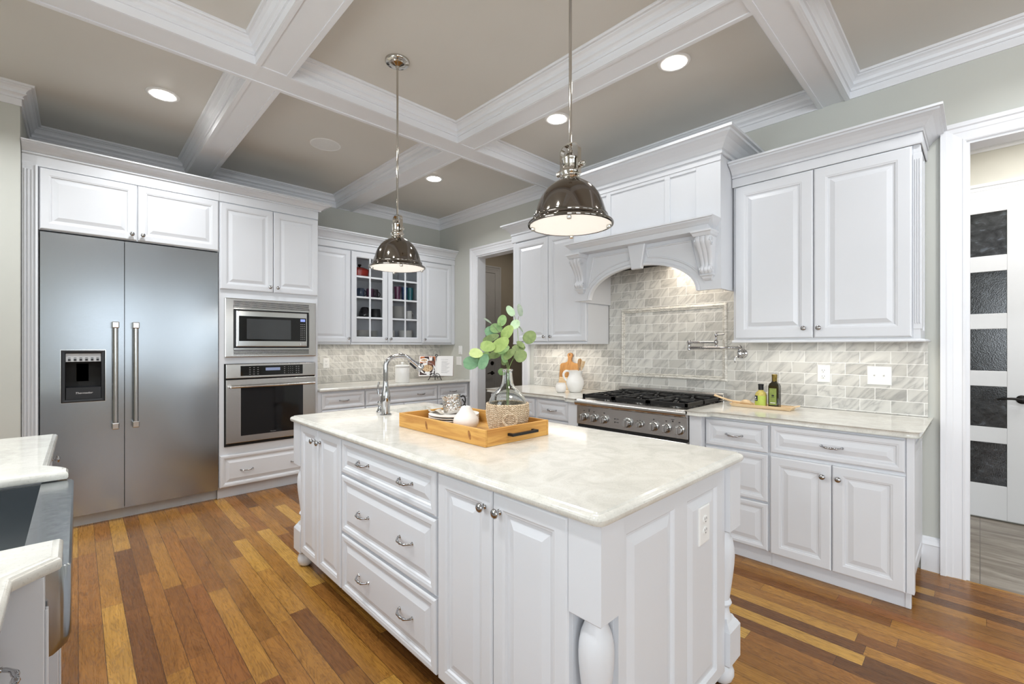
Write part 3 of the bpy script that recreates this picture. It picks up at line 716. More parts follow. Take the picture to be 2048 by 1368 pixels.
for i in range(9):
    for j in range(3): mb.fbox(F4, 1.523+j*.016, 1.532+j*.016, 1.378+i*.018, 1.383+i*.018, .0597, .0602)
build('buttons', mb, M['ink'], cp)
build('door_button', MB().fbox(F4, 1.522, 1.574, 1.322, 1.350, .058, .062), M['steel_range'], t, bevel=.003)
# oven
t = thing('oven', 'stainless wall oven with black glass window and black control strip', 'oven', (1.29, 4.6, .45))
build('body', MB().fbox(F4, .911, 1.672, .446, 1.164, 0, .012), M['dark_gap'], t)
pn = build('control_panel', MB().fbox(F4, .918, 1.668, 1.037, 1.161, .012, .040), M['steel_range'], t, bevel=.005)
bp = build('control_glass', MB().fbox(F4, 1.028, 1.550, 1.056, 1.144, .040, .0415), M['black_glass'], pn)
build('display', MB().fbox(F4, 1.228, 1.350, 1.098, 1.124, .0415, .042), M['lcd_dim'], bp)
for cols in ([1.095, 1.127, 1.159], [1.383], [1.42, 1.438, 1.456], [1.487, 1.508]):
    mb = MB(); w = .013 if cols[0] < 1.2 else (.004 if len(cols) == 3 else .010)
    for i in range(4):
        for a in cols: mb.fbox(F4, a, a+w, 1.068+i*.019, 1.072+i*.019, .0415, .042)
    build('touch_keys', mb, M['ink'], bp)
dv = build('door', MB().fbox(F4, .918, 1.668, .474, 1.026, .012, .042), M['steel_range'], t, bevel=.005)
w_ = build('window', MB().fbox(F4, 1.030, 1.552, .532, .953, .042, .0435), M['black_glass'], dv)
text('Thermador', w_, FS(4.4865), 1.29, .542, .011, M['ink'])
h = build('handle', MB().tube([F4(.945, .088, .967), F4(1.645, .088, .967)], .0125, 16), M['steel_bright'], dv, smooth=40)
for a in (.953, 1.637): build('handle_bracket', MB().tube([F4(a, .04, .962), F4(a, .088, .967)], .014, 14), M['steel_range'], h, smooth=40)

# ------------------------------------------------------------------ wall cabinets on the back wall
YW = 4.85
F = FS(YW)
def wallcab(name, label, x0, x1):
    t = thing(name, label, 'cabinet', ((x0+x1)/2, 5.0, 1.335)); return t
t = wallcab('wall_cabinet', 'white one-door wall cabinet between the oven tower and the glass-door cabinet', 1.708, 2.180)
build('body', MB().box(1.708, 2.180, YW, YB-.014, 1.338, 2.47), M['cab'], t)
door(t, F, 1.730, 2.175, 1.362, 2.376, (2.150, 1.405))
t = wallcab('wall_cabinet', 'white one-door wall cabinet right of the glass-door cabinet, in the corner', 3.098, 3.605)
build('body', MB().box(3.098, 3.605, YW, YB-.014, 1.338, 2.47), M['cab'], t)
door(t, F, 3.104, 3.550, 1.362, 2.376, (3.130, 1.405)); build('stile', MB().fbox(F, 3.553, 3.605, 1.345, 2.39, 0, .012), M['cab'], t)
t = wallcab('glass_door_cabinet', 'white wall cabinet with two eight-pane glass doors showing crockery', 2.182, 3.096)
mb = MB(); x0, x1 = 2.182, 3.096
mb.box(x0, x0+.018, YW, YB-.014, 1.338, 2.47); mb.box(x1-.018, x1, YW, YB-.014, 1.338, 2.47); mb.box(x0+.018, x1-.018, YW, YB-.014, 1.338, 1.398); mb.box(x0+.018, x1-.018, YW, YB-.014, 2.36, 2.47); mb.box(x0+.018, x1-.018, 5.14, YB-.014, 1.398, 2.36)
mb.box(2.619, 2.641, YW, YW+.02, 1.398, 2.36)
build('body', mb, M['cab'], t)
SHELF = [1.398, 1.655, 1.885, 2.120]
for z in SHELF[1:]: build('shelf', MB().box(x0+.0185, x1-.0185, YW+.025, 5.139, z-.016, z), M['cab'], t)
def glass_door(a0, a1, kn):
    s = .064; z0, z1 = 1.362, 2.376
    mb = MB().sweep([(a0, z0), (a1, z0), (a1, z1), (a0, z1)], [(0, 0), (0, .016), (.004, .02), (s-.012, .02), (s-.005, .017), (s, .010), (s, 0)], lambda p, q, h: (p, YW-h, q), closed=True)
    o = build('door', mb, M['cab'], t)
    b0, b1, c0, c1 = a0+s, a1-s, z0+s-.016, z1-s+.018; m = (b0+b1)/2
    mb = MB().fbox(F, m-.010, m+.010, z0+s-.01, z1-s+.01, .004, .018)
    for k in (1, 2, 3): z = c0+(c1-c0)*k/4; mb.fbox(F, b0-.005, b1+.005, z-.010, z+.010, .004, .0175)
    build('muntins', mb, M['cab'], o, bevel=.002)
    build('pane', MB().fbox(F, b0-.006, b1+.006, z0+s-.006, z1-s+.006, .006, .009), M['pane'], o)
    knob(o, F, kn, 1.405, .02)
glass_door(2.187, 2.627, 2.600); glass_door(2.633, 3.091, 2.660)
build('light_rail', MB().fbox(F, x0, x1, 1.338, 1.356, 0, .014), M['cab'], t)
single('crown_moulding', MB().sweep([(3.605, YW-.012), (1.708, YW-.012)], [(-.002, 2.386), (.002, 2.386), (.006, 2.392), (.006, 2.452)]+crown(2.458, 2.566, .09)+[(-.002, 2.566)], PLAN), M['cab'], 'white crown moulding above the glass-door cabinet and its two neighbours', 'moulding', (2.65, 4.84, 2.386))

# crockery behind the glass
def cup(prof, label, mat, x, z, y=4.98, group=None, name='tumbler', cat='tumbler', handle=None):
    t = thing(name, label, cat, (x, y, z), group)
    build('body' if handle else 'bowl', MB().lathe(prof, (x, y, z+.0005), 20), mat, t, smooth=50)
    if handle:
        r, zz = handle
        build('handle', MB().tube([(x+math.cos(a)*.0+r+.028*math.sin(u), y, z+zz+.030*math.cos(u)) for u in [PI*k/8 for k in range(9)] for a in [0]], .005, 8), mat, t, smooth=60)
    return t
TUM = [(.030, 0), (.034, .03), (.033, .07), (.038, .11), (.040, .165), (.037, .165), (.034, .10), (.028, .02), (0, .012)]
for nm, x, g in (('purple', 2.838, 'purple tumbler behind the right glass door, leftmost of the tall ones'), ('blue', 2.935, 'cobalt blue tumbler behind the right glass door'), ('teal', 3.016, 'teal green tumbler behind the right glass door')):
    t = cup(TUM, g, M['glaze_'+nm], x, SHELF[2], 4.98, 'tall coloured tumblers')
cup([(r, h*.9) for r, h in TUM], 'pale blue tumbler at the right end of the tumbler shelf', M['glaze_sky'], 3.030, SHELF[2], 5.07, 'tall coloured tumblers')
MUG = [(.038, 0), (.042, .006), (.043, .09), (.040, .105), (.037, .105), (.038, .02), (0, .012)]
cup(MUG, 'slate blue mug on the second shelf behind the left glass door', M['glaze_navy'], 2.372, SHELF[2], 5.0, 'short coloured mugs', 'mug', 'mug', (.042, .055))
cup(MUG, 'plum mug behind the muntin of the left glass door', M['glaze_plum'], 2.475, SHELF[2], 4.97, 'short coloured mugs', 'mug', 'mug', (.042, .055))
cup([(r, h*1.05) for r, h in MUG], 'smoky grey mug, rightmost behind the left glass door', M['glaze_smoke'], 2.563, SHELF[2], 5.03, 'short coloured mugs', 'mug', 'mug', (.042, .055))
BWL = [(.03, 0), (.045, .01), (.066, .06), (.072, .10), (.068, .115), (.062, .10), (.04, .02), (0, .012)]
cup([(r, .12-h) for r, h in BWL][::-1], 'black speckled bowl turned over, behind the left glass door', M['black_glaze'], 2.425, SHELF[1], 5.0, None, 'bowl', 'bowl')
cup([(.055, 0), (.06, .02), (.055, .10), (.05, .105), (.05, .02), (0, .01)], 'black dish beside the speckled bowl behind the left glass door', M['black_plastic'], 2.56, SHELF[1], 5.0, None, 'dish', 'dish')
cup(MUG, 'white mug on the plate shelf behind the right glass door', M['ceramic'], 2.995, SHELF[1], 4.98, None, 'mug', 'mug', (.042, .055))
t = thing('casserole_dish', 'red lidded casserole dish on the top shelf behind the left glass door', 'casserole', (2.36, 5.0, SHELF[3]))
build('pot', MB().lathe([(.07, 0), (.085, .01), (.092, .075), (.088, .078), (0, .078)], (2.36, 5.0, SHELF[3]+.001), 24, sx=1.15), M['red_enamel'], t, smooth=50)
l = build('lid', MB().lathe([(.095, .079), (.094, .086), (.06, .105), (.02, .112), (0, .112)], (2.36, 5.0, SHELF[3]+.001), 24, sx=1.15), M['red_enamel'], t, smooth=50)
build('lid_knob', MB().lathe([(.010, .112), (.010, .125), (.020, .135), (.018, .146), (0, .148)], (2.36, 5.0, SHELF[3]+.001), 14), M['black_plastic'], l, smooth=50)
t = thing('glass_jar', 'clear glass jar on the top shelf behind the right glass door', 'jar', (2.80, 5.0, SHELF[3]))
build('jar', MB().lathe([(.05, 0), (.055, .01), (.055, .10), (.045, .115), (.04, .115), (.05, .1), (.05, .012), (0, .01)], (2.80, 5.0, SHELF[3]+.001), 20), M['glass'], t, smooth=50)
build('lid', MB().lathe([(.047, .1155), (.047, .13), (.01, .135), (.012, .15), (0, .152)], (2.80, 5.0, SHELF[3]+.001), 20), M['ceramic'], t, smooth=50)
def platestack(x, y, z, r, n, dz, what, group):
    prof = [(r*.55, 0), (r*.6, .003), (r*.98, .011), (r, .013), (r*.97, .0135), (r*.6, .006), (0, .0055)]
    for k in range(n):
        if k == 0:
            p0 = single('plate', MB().lathe(prof, (x, y, z+.001), 24), M['ceramic'], what, 'plate', (x, y, z+.001), group, smooth=40)
        else:
            c = p0.copy(); COL.objects.link(c); c.location = (x, y, z+.001+k*dz)
def bowlstack(x, y, z, r, n, dz, what, group):
    prof = [(r*.45, 0), (r*.5, .006), (r*.9, .032), (r, .05), (r*.96, .05), (r*.8, .03), (r*.4, .010), (0, .009)]
    for k in range(n):
        if k == 0: p0 = single('bowl', MB().lathe(prof, (x, y, z+.001), 24), M['ceramic'], what, 'bowl', (x, y, z+.001), group, smooth=40)
        else:
            c = p0.copy(); COL.objects.link(c); c.location = (x, y, z+.001+k*dz)
platestack(2.375, 4.985, SHELF[0], .105, 8, .0128, 'white dinner plate in the stack at bottom left behind the left glass door', 'dinner plates behind the left glass door')
platestack(2.545, 5.04, SHELF[0], .06, 8, .0128, 'small white plate in the stack beside the dinner plates behind the left glass door', 'small plates behind the left glass door')
platestack(2.855, 4.99, SHELF[1], .095, 12, .0125, 'white side plate in the tall stack above the bowls behind the right glass door', 'side plates behind the right glass door')
bowlstack(2.955, 4.985, SHELF[0], .085, 5, .016, 'white bowl in the stack at the bottom of the right glass door', 'bowls behind the right glass door')
bowlstack(2.775, 5.04, SHELF[0], .055, 5, .016, 'small white bowl in the stack at the left edge of the right glass door', 'small bowls behind the right glass door')

# ------------------------------------------------------------------ base cabinets and counter on the back wall
F = FS(4.53); ZB = .868
def basecab(label, x0, x1, draws, doors, name='base_cabinet'):
    t = thing(name, label, 'cabinet', ((x0+x1)/2, 4.85, 0))
    build('body', MB().box(x0, x1, 4.53, YB-.014, .10, ZB), M['cab'], t)
    build('toe_kick', MB().box(x0, x1, 4.57, 4.60, 0, .10), M['kick'], t)
    for a0, a1, ps in draws: drawer(t, F, a0, a1, .686, .845, ps)
    for a0, a1, kn in doors: door(t, F, a0, a1, .105, .676, (kn, .62))
basecab('white base cabinet under the back counter, beside the oven tower', 1.7065, 2.195, [(1.74, 2.188, (1.965,))], [(1.74, 2.188, 2.16)])
basecab('wide white base cabinet with a two-handled drawer under the cookbook counter', 2.197, 3.112, [(2.202, 3.107, (2.43, 2.88))], [(2.202, 2.652, 2.62), (2.657, 3.107, 2.69)])
basecab('white base cabinet under the back counter at the doorway corner', 3.114, 3.606, [(3.120, 3.565, (3.34,))], [(3.12, 3.565, 3.15)])
ED = [(.016, .8985), (.013, .8965), (.006, .8955), (.001, .890), (0, .886), (0, .876), (.003, .870), (.008, ZB+.0002)]
single('countertop', MB().slab([(1.7065, 4.475), (3.606, 4.475), (3.606, YB-.014), (1.7065, YB-.014)], ED), M['quartz'], 'white quartz countertop along the back wall under the glass-door cabinet', 'countertop', (2.65, 4.8, ZB), smooth=30)

# ------------------------------------------------------------------ range wall (faces -X)
t = thing('wall_cabinet', 'white two-door wall cabinet left of the range hood, beside the far doorway', 'cabinet', (3.43, 2.89, 1.335))
F = FW(3.27)
build('body', MB().box(3.27, XR-.015, 2.42, 3.362, 1.338, 2.44), M['cab'], t)
door(t, F, 2.428, 2.876, 1.364, 2.372, (2.838, 1.41)); door(t, F, 2.882, 3.318, 1.364, 2.372, (2.920, 1.41))
build('stile', MB().fbox(F, 3.321, 3.360, 1.34, 2.40, 0, .013), M['cab'], t)
build('light_rail', MB().fbox(F, 2.42, 3.362, 1.338, 1.356, 0, .014), M['cab'], t)
single('crown_moulding', MB().sweep([(3.256, 2.42), (3.256, 3.374), (XR-.002, 3.374)], [(o, z) for o, z in [(-.0, 2.386), (.004, 2.386), (.006, 2.392), (.006, 2.452)]+crown(2.458, 2.566, .09)+[(0, 2.566)]], PLAN), M['cab'], 'white crown moulding on the cabinet beside the far doorway, left of the hood', 'moulding', (3.3, 2.9, 2.386))
t = thing('wall_cabinet', 'large white two-door wall cabinet right of the range hood above the oil bottles', 'cabinet', (3.43, .69, 1.335))
F = FW(3.27)
build('body', MB().box(3.27, XR-.015, .232, 1.182, 1.352, 2.47), M['cab'], t)
door(t, F, .7125, 1.168, 1.368, 2.402, (.758, 1.428), fr=.072); door(t, F, .256, .7065, 1.368, 2.402, (.680, 1.428), fr=.072)
mb = MB(); mb.fbox(F, .216, .253, 1.41, 2.36, -.05, .004)
for a in (.222, .231, .240): mb.fbox(F, a, a+.005, 1.44, 2.33, .004, .008)
mb.fbox(F, .222, .253, 1.353, 2.415, -.05, .0015)
build('corner_post', mb, M['cab'], t, bevel=.002)
build('side_panel', MB().loft(panel_loops(FS(.232), 3.33, XR-.017, 1.36, 2.44, [(0, 0), (0, .008), (.045, .008), (.05, .002), (.06, .002), (.075, .006)])), M['cab'], t)
build('light_rail', MB().sweep([(3.25, 1.182), (3.25, .214), (XR-.016, .214)][::-1], [(0, 1.340), (.012, 1.340), (.016, 1.346), (.010, 1.354), (0, 1.358)], PLAN), M['cab'], t)
single('crown_moulding', MB().sweep([(XR-.002, .220), (3.256, .220), (3.256, 1.185)], [(0, 2.406), (.004, 2.406), (.006, 2.412), (.006, 2.462)]+crown(2.468, 2.562, .09)+[(0, 2.562)], PLAN), M['cab'], 'white crown moulding on the large wall cabinet right of the hood', 'moulding', (3.3, .7, 2.406))

# hood
XH = 3.07; H0, H1 = 1.190, 2.416; HC = (H0+H1)/2
t = thing('range_hood', 'white arched mantel range hood with scrolled corbels over the range', 'range hood', (3.33, HC, 1.69))
F = FW(XH)
mb = MB()
mb.box(XH+.03, XR-.015, H0, H0+.02, 1.70, 2.62); mb.box(XH+.03, XR-.015, H1-.02, H1, 1.70, 2.62)
mb.box(XH+.03, XR-.015, H0+.02, H1-.02, 2.60, 2.62); mb.box(XH+.03, XR-.015, H0+.02, H1-.02, 2.02, 2.04)
build('shell', mb, M['cab'], t)
build('liner', MB().box(XH+.035, XR-.016, H0+.021, H1-.021, 2.005, 2.0195), M['dark_gap'], t)
# arched apron
n = 40; ar, az0, az1 = .448, 1.700, 1.928
lo = [(HC-ar*math.cos(PI*i/n), az0+(az1-az0)*math.sin(PI*i/n)) for i in range(n+1)]
def apron(mb, lo, ztop, d0, d1, left, right):
    up = [(a, ztop) for a, _ in lo]
    poly_lo = [(left, az0)] + lo + [(right, az0)]; poly_up = [(left, ztop)] + up + [(right, ztop)]
    L = []
    for (a, z), (a2, z2) in zip(poly_lo, poly_up): L.append([F(a, d0, z), F(a, d1, z), F(a2, d1, z2), F(a2, d0, z2)])
    mb.loft(L)
mb = MB(); apron(mb, lo, 2.10, -.03, 0, H0, H1)
build('apron', mb, M['cab'], t)
lo2 = [(HC-(ar+.026)*math.cos(PI*i/n), az0+(az1-az0+.026)*math.sin(PI*i/n)) for i in range(n+1)]
mb = MB(); L = []
for (a, z), (b, z2) in zip(lo, lo2): L.append([F(a, 0, z), F(a, .010, z), F(a+(b-a)*.6, .012, z+(z2-z)*.6), F(b, .004, z2), F(b, 0, z2)])
mb.loft(L); build('arch_trim', mb, M['cab'], t)
# spandrel recess beads
for s in (-1, 1):
    mb = MB(); pts = []
    a_in, a_out = HC+s*.062, HC+s*.415
    top = 2.055
    pts = [(a_in, top), (a_out, top)]
    for i in range(0, 15):
        u = .93-.77*i/14; a = HC+s*(ar+.055)*u; z = az0+(az1-az0+.052)*math.sqrt(max(0, 1-u*u)); 
        if abs(a-HC) > .062 and z < top-.01: pts.append((a, z))
    pts = [p for p in pts]
    P3 = [(a, z) for a, z in pts]
    if s > 0: P3 = P3[::-1]
    mb.sweep(P3, [(0, 0), (0, .006), (.004, .009), (.010, .007), (.013, 0)], lambda p, q, h: F(p, h, q), closed=True)
    build('spandrel_moulding', mb, M['cab'], t)
kt = [(.075, 2.09), (-.075+.0, 2.09), (-.042, 1.902), (.042, 1.902)]
build('keystone', MB().loft([[F(HC+a, 0, z) for a, z in kt], [F(HC+a, .030, z) for a, z in kt], [F(HC+a*.9, .034, 1.995+(z-1.995)*.95) for a, z in kt]]), M['cab'], t)
# mantel shelf
MP = [(0, 2.082), (.10, 2.082), (.10, 2.118), (.108, 2.122), (.118, 2.134), (.132, 2.146), (.134, 2.154), (.146, 2.156), (.146, 2.166), (0, 2.166)]
mb = MB()
def mant(y, s):   # mitred end: steps back with the profile
    return [(XH-o, y+s*(.046-max(0, o-.10)) if o > 0 else y+s*(.046 if z < 2.12 else .0), z) for o, z in MP]
mb.loft([mant(H0, 1), mant(H1, -1)])
build('mantel_shelf', mb, M['cab'], t)
# corbels
def smooth_path(P, k=6):
    P = [Vector(p) for p in P]; o = []
    for i in range(len(P)-1):
        p0, p1, p2, p3 = P[max(i-1, 0)], P[i], P[i+1], P[min(i+2, len(P)-1)]
        for j in range(k):
            q = j/k; o.append(.5*((2*p1)+(p2-p0)*q+(2*p0-5*p1+4*p2-p3)*q*q+(3*p1-p0-3*p2+p3)*q**3))
    return o+[P[-1]]
def corbel(yc):
    w = .052
    prof = smooth_path([(.098, 2.056), (.112, 2.040), (.112, 2.012), (.098, 1.985), (.078, 1.955), (.058, 1.915), (.046, 1.880), (.044, 1.858), (.056, 1.842), (.060, 1.824), (.050, 1.808), (.036, 1.800)], 5)
    K = 36; L = []
    for p in prof:
        a, z = p.x, p.y; ww = w*(.70+.30*(z-1.80)/.256)
        sec = []
        for k in range(K+1):
            v = -1+2*k/K; rib = .007*abs(math.cos(1.5*PI*v))**.6+.004*(1-v*v)
            sec.append((XH-max(.006, a-.011+rib), yc+ww*v, z))
        sec += [(XH+.001, yc+ww, z), (XH+.001, yc-ww, z)]
        L.append(sec)
    c = build('corbel', MB().loft(L), M['cab'], t, smooth=50)
    build('corbel_foot', MB().loft([[(XH-k, yc-e, z), (XH-k, yc+e, z), (XH+.001, yc+e, z), (XH+.001, yc-e, z)] for z, k, e in ((1.802, .040, .041), (1.796, .044, .044), (1.790, .040, .041), (1.786, .032, .036), (1.772, .026, .030), (1.760, .012, .024))]), M['cab'], c, bevel=.002)
    build('corbel_cap', MB().loft([[(XH-k*(1 if i in (1, 2) else 0)*1.0, yc+(-w-e if i in (0, 1) else w+e), z) for i in range(4)] for z, k, e in ((2.045, .112, .002), (2.052, .116, .008), (2.064, .122, .012), (2.070, .132, .016), (2.0815, .132, .016))]), M['cab'], c)
    for sgn in (-1, 1):
        for (cx, cz, r) in ((.078, 2.010, .030), (.036, 1.828, .019)):
            ww = w*(.70+.30*(cz-1.80)/.256)-.0005
            pts = []
            for k in range(40):
                q = k/39; an = 2.2*2*PI*q; rr = r*(1-.85*q)
                pts.append((XH-cx-rr*math.cos(an), yc+sgn*(ww+.002), cz+rr*math.sin(an)))
            build('scroll', MB().tube(pts, [.0042*(1-.35*k/39) for k in range(40)], 8), M['cab'], c, smooth=60)
corbel(H0+.082); corbel(H1-.082)
# frieze panels above the mantel
build('frieze', MB().fbox(F, H0, H1, 2.10, 2.60, -.03, 0), M['cab'], t)
mb = MB()
st = [H0, 1.355, 1.545, 1.586, 2.045, 2.086, 2.255, H1]
for a0, a1 in ((st[0], st[1]), (st[2], st[3]), (st[4], st[5]), (st[6], st[7])): mb.fbox(F, a0, a1, 2.166, 2.548, 0, .009)
for a0, a1 in ((st[1], st[2]), (st[3], st[4]), (st[5], st[6])):
    mb.fbox(F, a0, a1, 2.525, 2.548, 0, .009); mb.fbox(F, a0, a1, 2.166, 2.20, 0, .009)
build('frieze_panels', mb, M['cab'], t, bevel=.002)
build('band', MB().fbox(F, H0-.004, H1+.004, 2.548, 2.60, -.02, .014), M['cab'], t, bevel=.003)
build('crown', MB().sweep([(XR-.002, H0-.002), (XH-.012, H0-.002), (XH-.012, H1+.002), (XR-.002, H1+.002)], crown(2.588, 2.722, .112), PLAN), M['cab'], t)

# base cabinets of the range wall
XB = 2.97
F = FW(XB)
t = thing('base_cabinet', 'white three-drawer base cabinet right of the range', 'cabinet', (3.28, 1.10, 0))
build('body', MB().box(XB, XR-.015, .868, 1.329, .098, ZB), M['cab'], t); build('toe_kick', MB().box(3.005, 3.03, .868, 1.329, 0, .098), M['kick'], t)
drawer(t, F, .8745, 1.243, .680, .846, (1.065,)); drawer(t, F, .8745, 1.243, .388, .670, ()); drawer(t, F, .8745, 1.243, .098, .378, ())
build('pilaster', MB().box(2.90, XB-.0005, 1.248, 1.328, .0, ZB), M['cab'], t, bevel=.002)
t = thing('base_cabinet', 'white base cabinet with one wide drawer over two doors, nearest the right doorway', 'cabinet', (3.28, .55, 0))
build('body', MB().box(XB, XR-.015, .246, .867, .098, ZB), M['cab'], t); build('toe_kick', MB().box(3.005, 3.03, .262, .867, 0, .098), M['kick'], t)
drawer(t, F, .258, .861, .688, .849, (.559,)); door(t, F, .5615, .862, .092, .668, (.600, .601), fr=.06); door(t, F, .257, .5575, .092, .668, (.528, .601), fr=.06)
mb = MB(); mb.fbox(F, .223, .254, .09, ZB, -.04, .008); mb.box(3.0, 3.03, .238, .262, 0, .1)
build('corner_post', mb, M['cab'], t, bevel=.003)
fp = FS(.246)
sp_ = build('end_panel', MB().fbox(fp, 3.01, XR-.016, .09, ZB, 0, .006), M['cab'], t)
build('raised_panel', MB().loft(panel_loops(fp, 3.06, XR-.05, .15, .80, [(0, .006), (0, .012), (.03, .012), (.035, .008), (.05, .008), (.075, .014)])), M['cab'], sp_)
t = thing('base_cabinet', 'white drawer base cabinet left of the range, beside the far doorway', 'cabinet', (3.28, 2.8, 0))
build('body', MB().box(XB, XR-.015, 2.243, 3.372, .098, ZB), M['cab'], t); build('toe_kick', MB().box(3.005, 3.03, 2.243, 3.372, 0, .098), M['kick'], t)
drawer(t, F, 2.385, 2.742, .686, .846, (2.565,)); drawer(t, F, 2.775, 3.365, .686, .846, (3.07,))
drawer(t, F, 2.385, 2.742, .388, .676, (2.565,)); drawer(t, F, 2.385, 2.742, .098, .378, (2.565,))
door(t, F, 2.775, 3.067, .098, .676, (3.04, .62)); door(t, F, 3.073, 3.365, .098, .676, (3.10, .62))
build('pilaster', MB().box(2.90, XB-.0005, 2.246, 2.345, 0, ZB), M['cab'], t, bevel=.002)
single('countertop', MB().slab([(3.594, .205), (3.594, 1.326), (2.862, 1.326), (2.862, 1.245), (2.885, 1.205), (2.925, 1.195), (2.925, .205)][::-1], ED, None, {0: .05}), M['quartz'], 'white quartz countertop right of the range under the oil bottles', 'countertop', (3.25, .8, ZB), smooth=30)
single('countertop', MB().slab([(3.594, 2.247), (3.594, 3.39), (2.925, 3.39), (2.925, 2.385), (2.885, 2.365), (2.862, 2.33), (2.862, 2.247)][::-1], ED), M['quartz'], 'white quartz countertop left of the range under the pitcher', 'countertop', (3.25, 2.8, ZB), smooth=30)

# range
R0, R1 = 1.332, 2.240; RC = (R0+R1)/2
F = FW(2.88)
t = thing('range', 'stainless gas range with black grates and a row of knobs under the hood', 'range', (3.2, RC, 0))
build('body', MB().box(2.90, 3.55, R0, R1, .1, .868), M['steel_range'], t)
build('leg', MB().lathe([(.02, 0), (.02, .1)], (2.95, R0+.06, 0), 12), M['steel_range'], t, smooth=40); build('leg', MB().lathe([(.02, 0), (.02, .1)], (2.95, R1-.06, 0), 12), M['steel_range'], t, smooth=40)
build('leg', MB().lathe([(.02, 0), (.02, .1)], (3.5, R0+.06, 0), 12), M['steel_range'], t, smooth=40); build('leg', MB().lathe([(.02, 0), (.02, .1)], (3.5, R1-.06, 0), 12), M['steel_range'], t, smooth=40)
build('cooktop', MB().box(2.895, 3.55, R0, R1, .868, .895), M['steel_range'], t)
pn = build('control_panel', MB().fbox(F, R0, R1, .702, .846, -.02, 0), M['steel_range'], t, bevel=.002)
build('bullnose', MB().loft([[(x, y, z) for x, z in [(2.90, .846), (2.868, .846), (2.853, .856), (2.848, .874), (2.853, .890), (2.866, .899), (2.90, .899)]] for y in (R0-.001, R1+.001)]), M['steel_range'], t, smooth=50)
build('oven_gap', MB().fbox(F, R0+.004, R1-.004, .680, .702, -.02, -.012), M['dark_gap'], t)
od = build('oven_door', MB().fbox(F, R0+.002, R1-.002, .17, .682, -.02, .012), M['steel_range'], t, bevel=.004)
build('handle', MB().tube([F(R0+.06, .06, .60), F(R1-.06, .06, .60)], .013, 14).tube([F(R0+.09, .01, .60), F(R0+.09, .06, .60)], .01, 10).tube([F(R1-.09, .01, .60), F(R1-.09, .06, .60)], .01, 10), M['steel_bright'], od, smooth=40)
def rknob(y, r, z=.760):
    k = build('knob', MB().lathe([(r*1.18, 0), (r*1.18, .005), (r*1.05, .007), (r, .008), (r*.93, .034), (r*.85, .038), (0, .039)], F=lambda p, q, h: F(y+p, h, z+q), seg=24), M['steel_bright'], pn, smooth=40)
    build('knob_grip', MB().fbox(F, y-r*.20, y+r*.20, z-r*.95, z+r*.95, .034, .048), M['steel_bright'], k, bevel=.003)
    build('knob_ring', MB().lathe([(r*1.02, .007), (r*1.02, .016), (r*.9, .016)], F=lambda p, q, h: F(y+p, h, z+q), seg=24), M['rubber'], k, smooth=40)
for y, r in ((2.169, .026), (2.074, .026), (1.980, .026), (1.778, .031), (1.677, .018), (1.571, .028), (1.479, .028), (1.386, .028)): rknob(y, r)
mb = MB()
for y in (2.169, 2.074, 1.980, 1.571, 1.479, 1.386): mb.fbox(F, y-.006, y+.006, .806, .812, 0, .0006)
for y in (2.12, 1.432): mb.lathe([(.006, 0), (.006, .002), (0, .002)], F=lambda p, q, h, y=y: F(y+p, h, .812+q), seg=10); mb.fbox(F, y-.012, y+.012, .822, .826, 0, .0006)
for z in (.776, .752): mb.lathe([(.005, 0), (.005, .002), (0, .002)], F=lambda p, q, h, z=z: F(1.885+p, h, z+q), seg=10); mb.fbox(F, 1.852, 1.874, z-.002, z+.002, 0, .0006)
for k in range(5): a = PI*(k+.5)/5; mb.fbox(F, 1.677+.034*math.cos(a)-.006, 1.677+.034*math.cos(a)+.006, .760+.03*math.sin(a)-.0015, .760+.03*math.sin(a)+.0015, 0, .0006)
build('panel_markings', mb, M['dark_ink'], pn)
mb = MB(); mb.loft([[(x, y, z) for x, z in [(3.55, .895), (3.485, .895), (3.485, .908), (3.478, .914), (3.478, .950), (3.486, .962), (3.55, .962)]] for y in (R0-.001, R1+.001)])
bg_ = build('backguard', mb, M['steel_range'], t, bevel=.003)
build('vent_slot', MB().box(3.474, 3.484, R0+.035, R1-.035, .914, .940), M['dark_gap'], bg_)
GW = (R1-R0-.04)/3
for i in range(3):
    y0 = R0+.02+i*GW+.004; y1 = y0+GW-.008; yc = (y0+y1)/2
    x0, x1 = 2.925, 3.465
    mb = MB(); zt0, zt1 = .908, .932
    for a, b in ((y0, y0+.015), (y1-.015, y1)): mb.box(x0, x1, a, b, zt0, zt1)
    for a, b in ((x0, x0+.015), (x1-.015, x1), ((x0+x1)/2-.009, (x0+x1)/2+.009)): mb.box(a, b, y0, y1, zt0, zt1)
    for xc in (x0+.14, x1-.14):
        for k in range(8):
            an = PI*k/4+PI/8; r0, r1 = .035, .118
            c, s_ = math.cos(an), math.sin(an); w = .0085
            P = [(xc+c*r0-s_*w, yc+s_*r0+c*w), (xc+c*r0+s_*w, yc+s_*r0-c*w), (xc+c*r1+s_*w, yc+s_*r1-c*w), (xc+c*r1-s_*w, yc+s_*r1+c*w)]
            mb.loft([[(x, y, zt0) for x, y in P], [(x, y, zt1+.006) for x, y in P]])
    for xx in (x0, x1-.014):
        for yy in (y0, y1-.014): mb.box(xx, xx+.014, yy, yy+.014, .8952, .936)
    build('grate', mb, M['black_iron'], t)
    for xc in (x0+.14, x1-.14):
        b_ = build('burner', MB().lathe([(.055, .895), (.055, .900), (.042, .904), (.040, .912), (.03, .916), (0, .917)], (xc, yc, 0), 20), M['steel_range'], t, smooth=40)
        build('burner_cap', MB().lathe([(.034, .9145), (.034, .920), (.028, .923), (0, .923)], (xc, yc, 0), 20), M['black_iron'], b_, smooth=40)

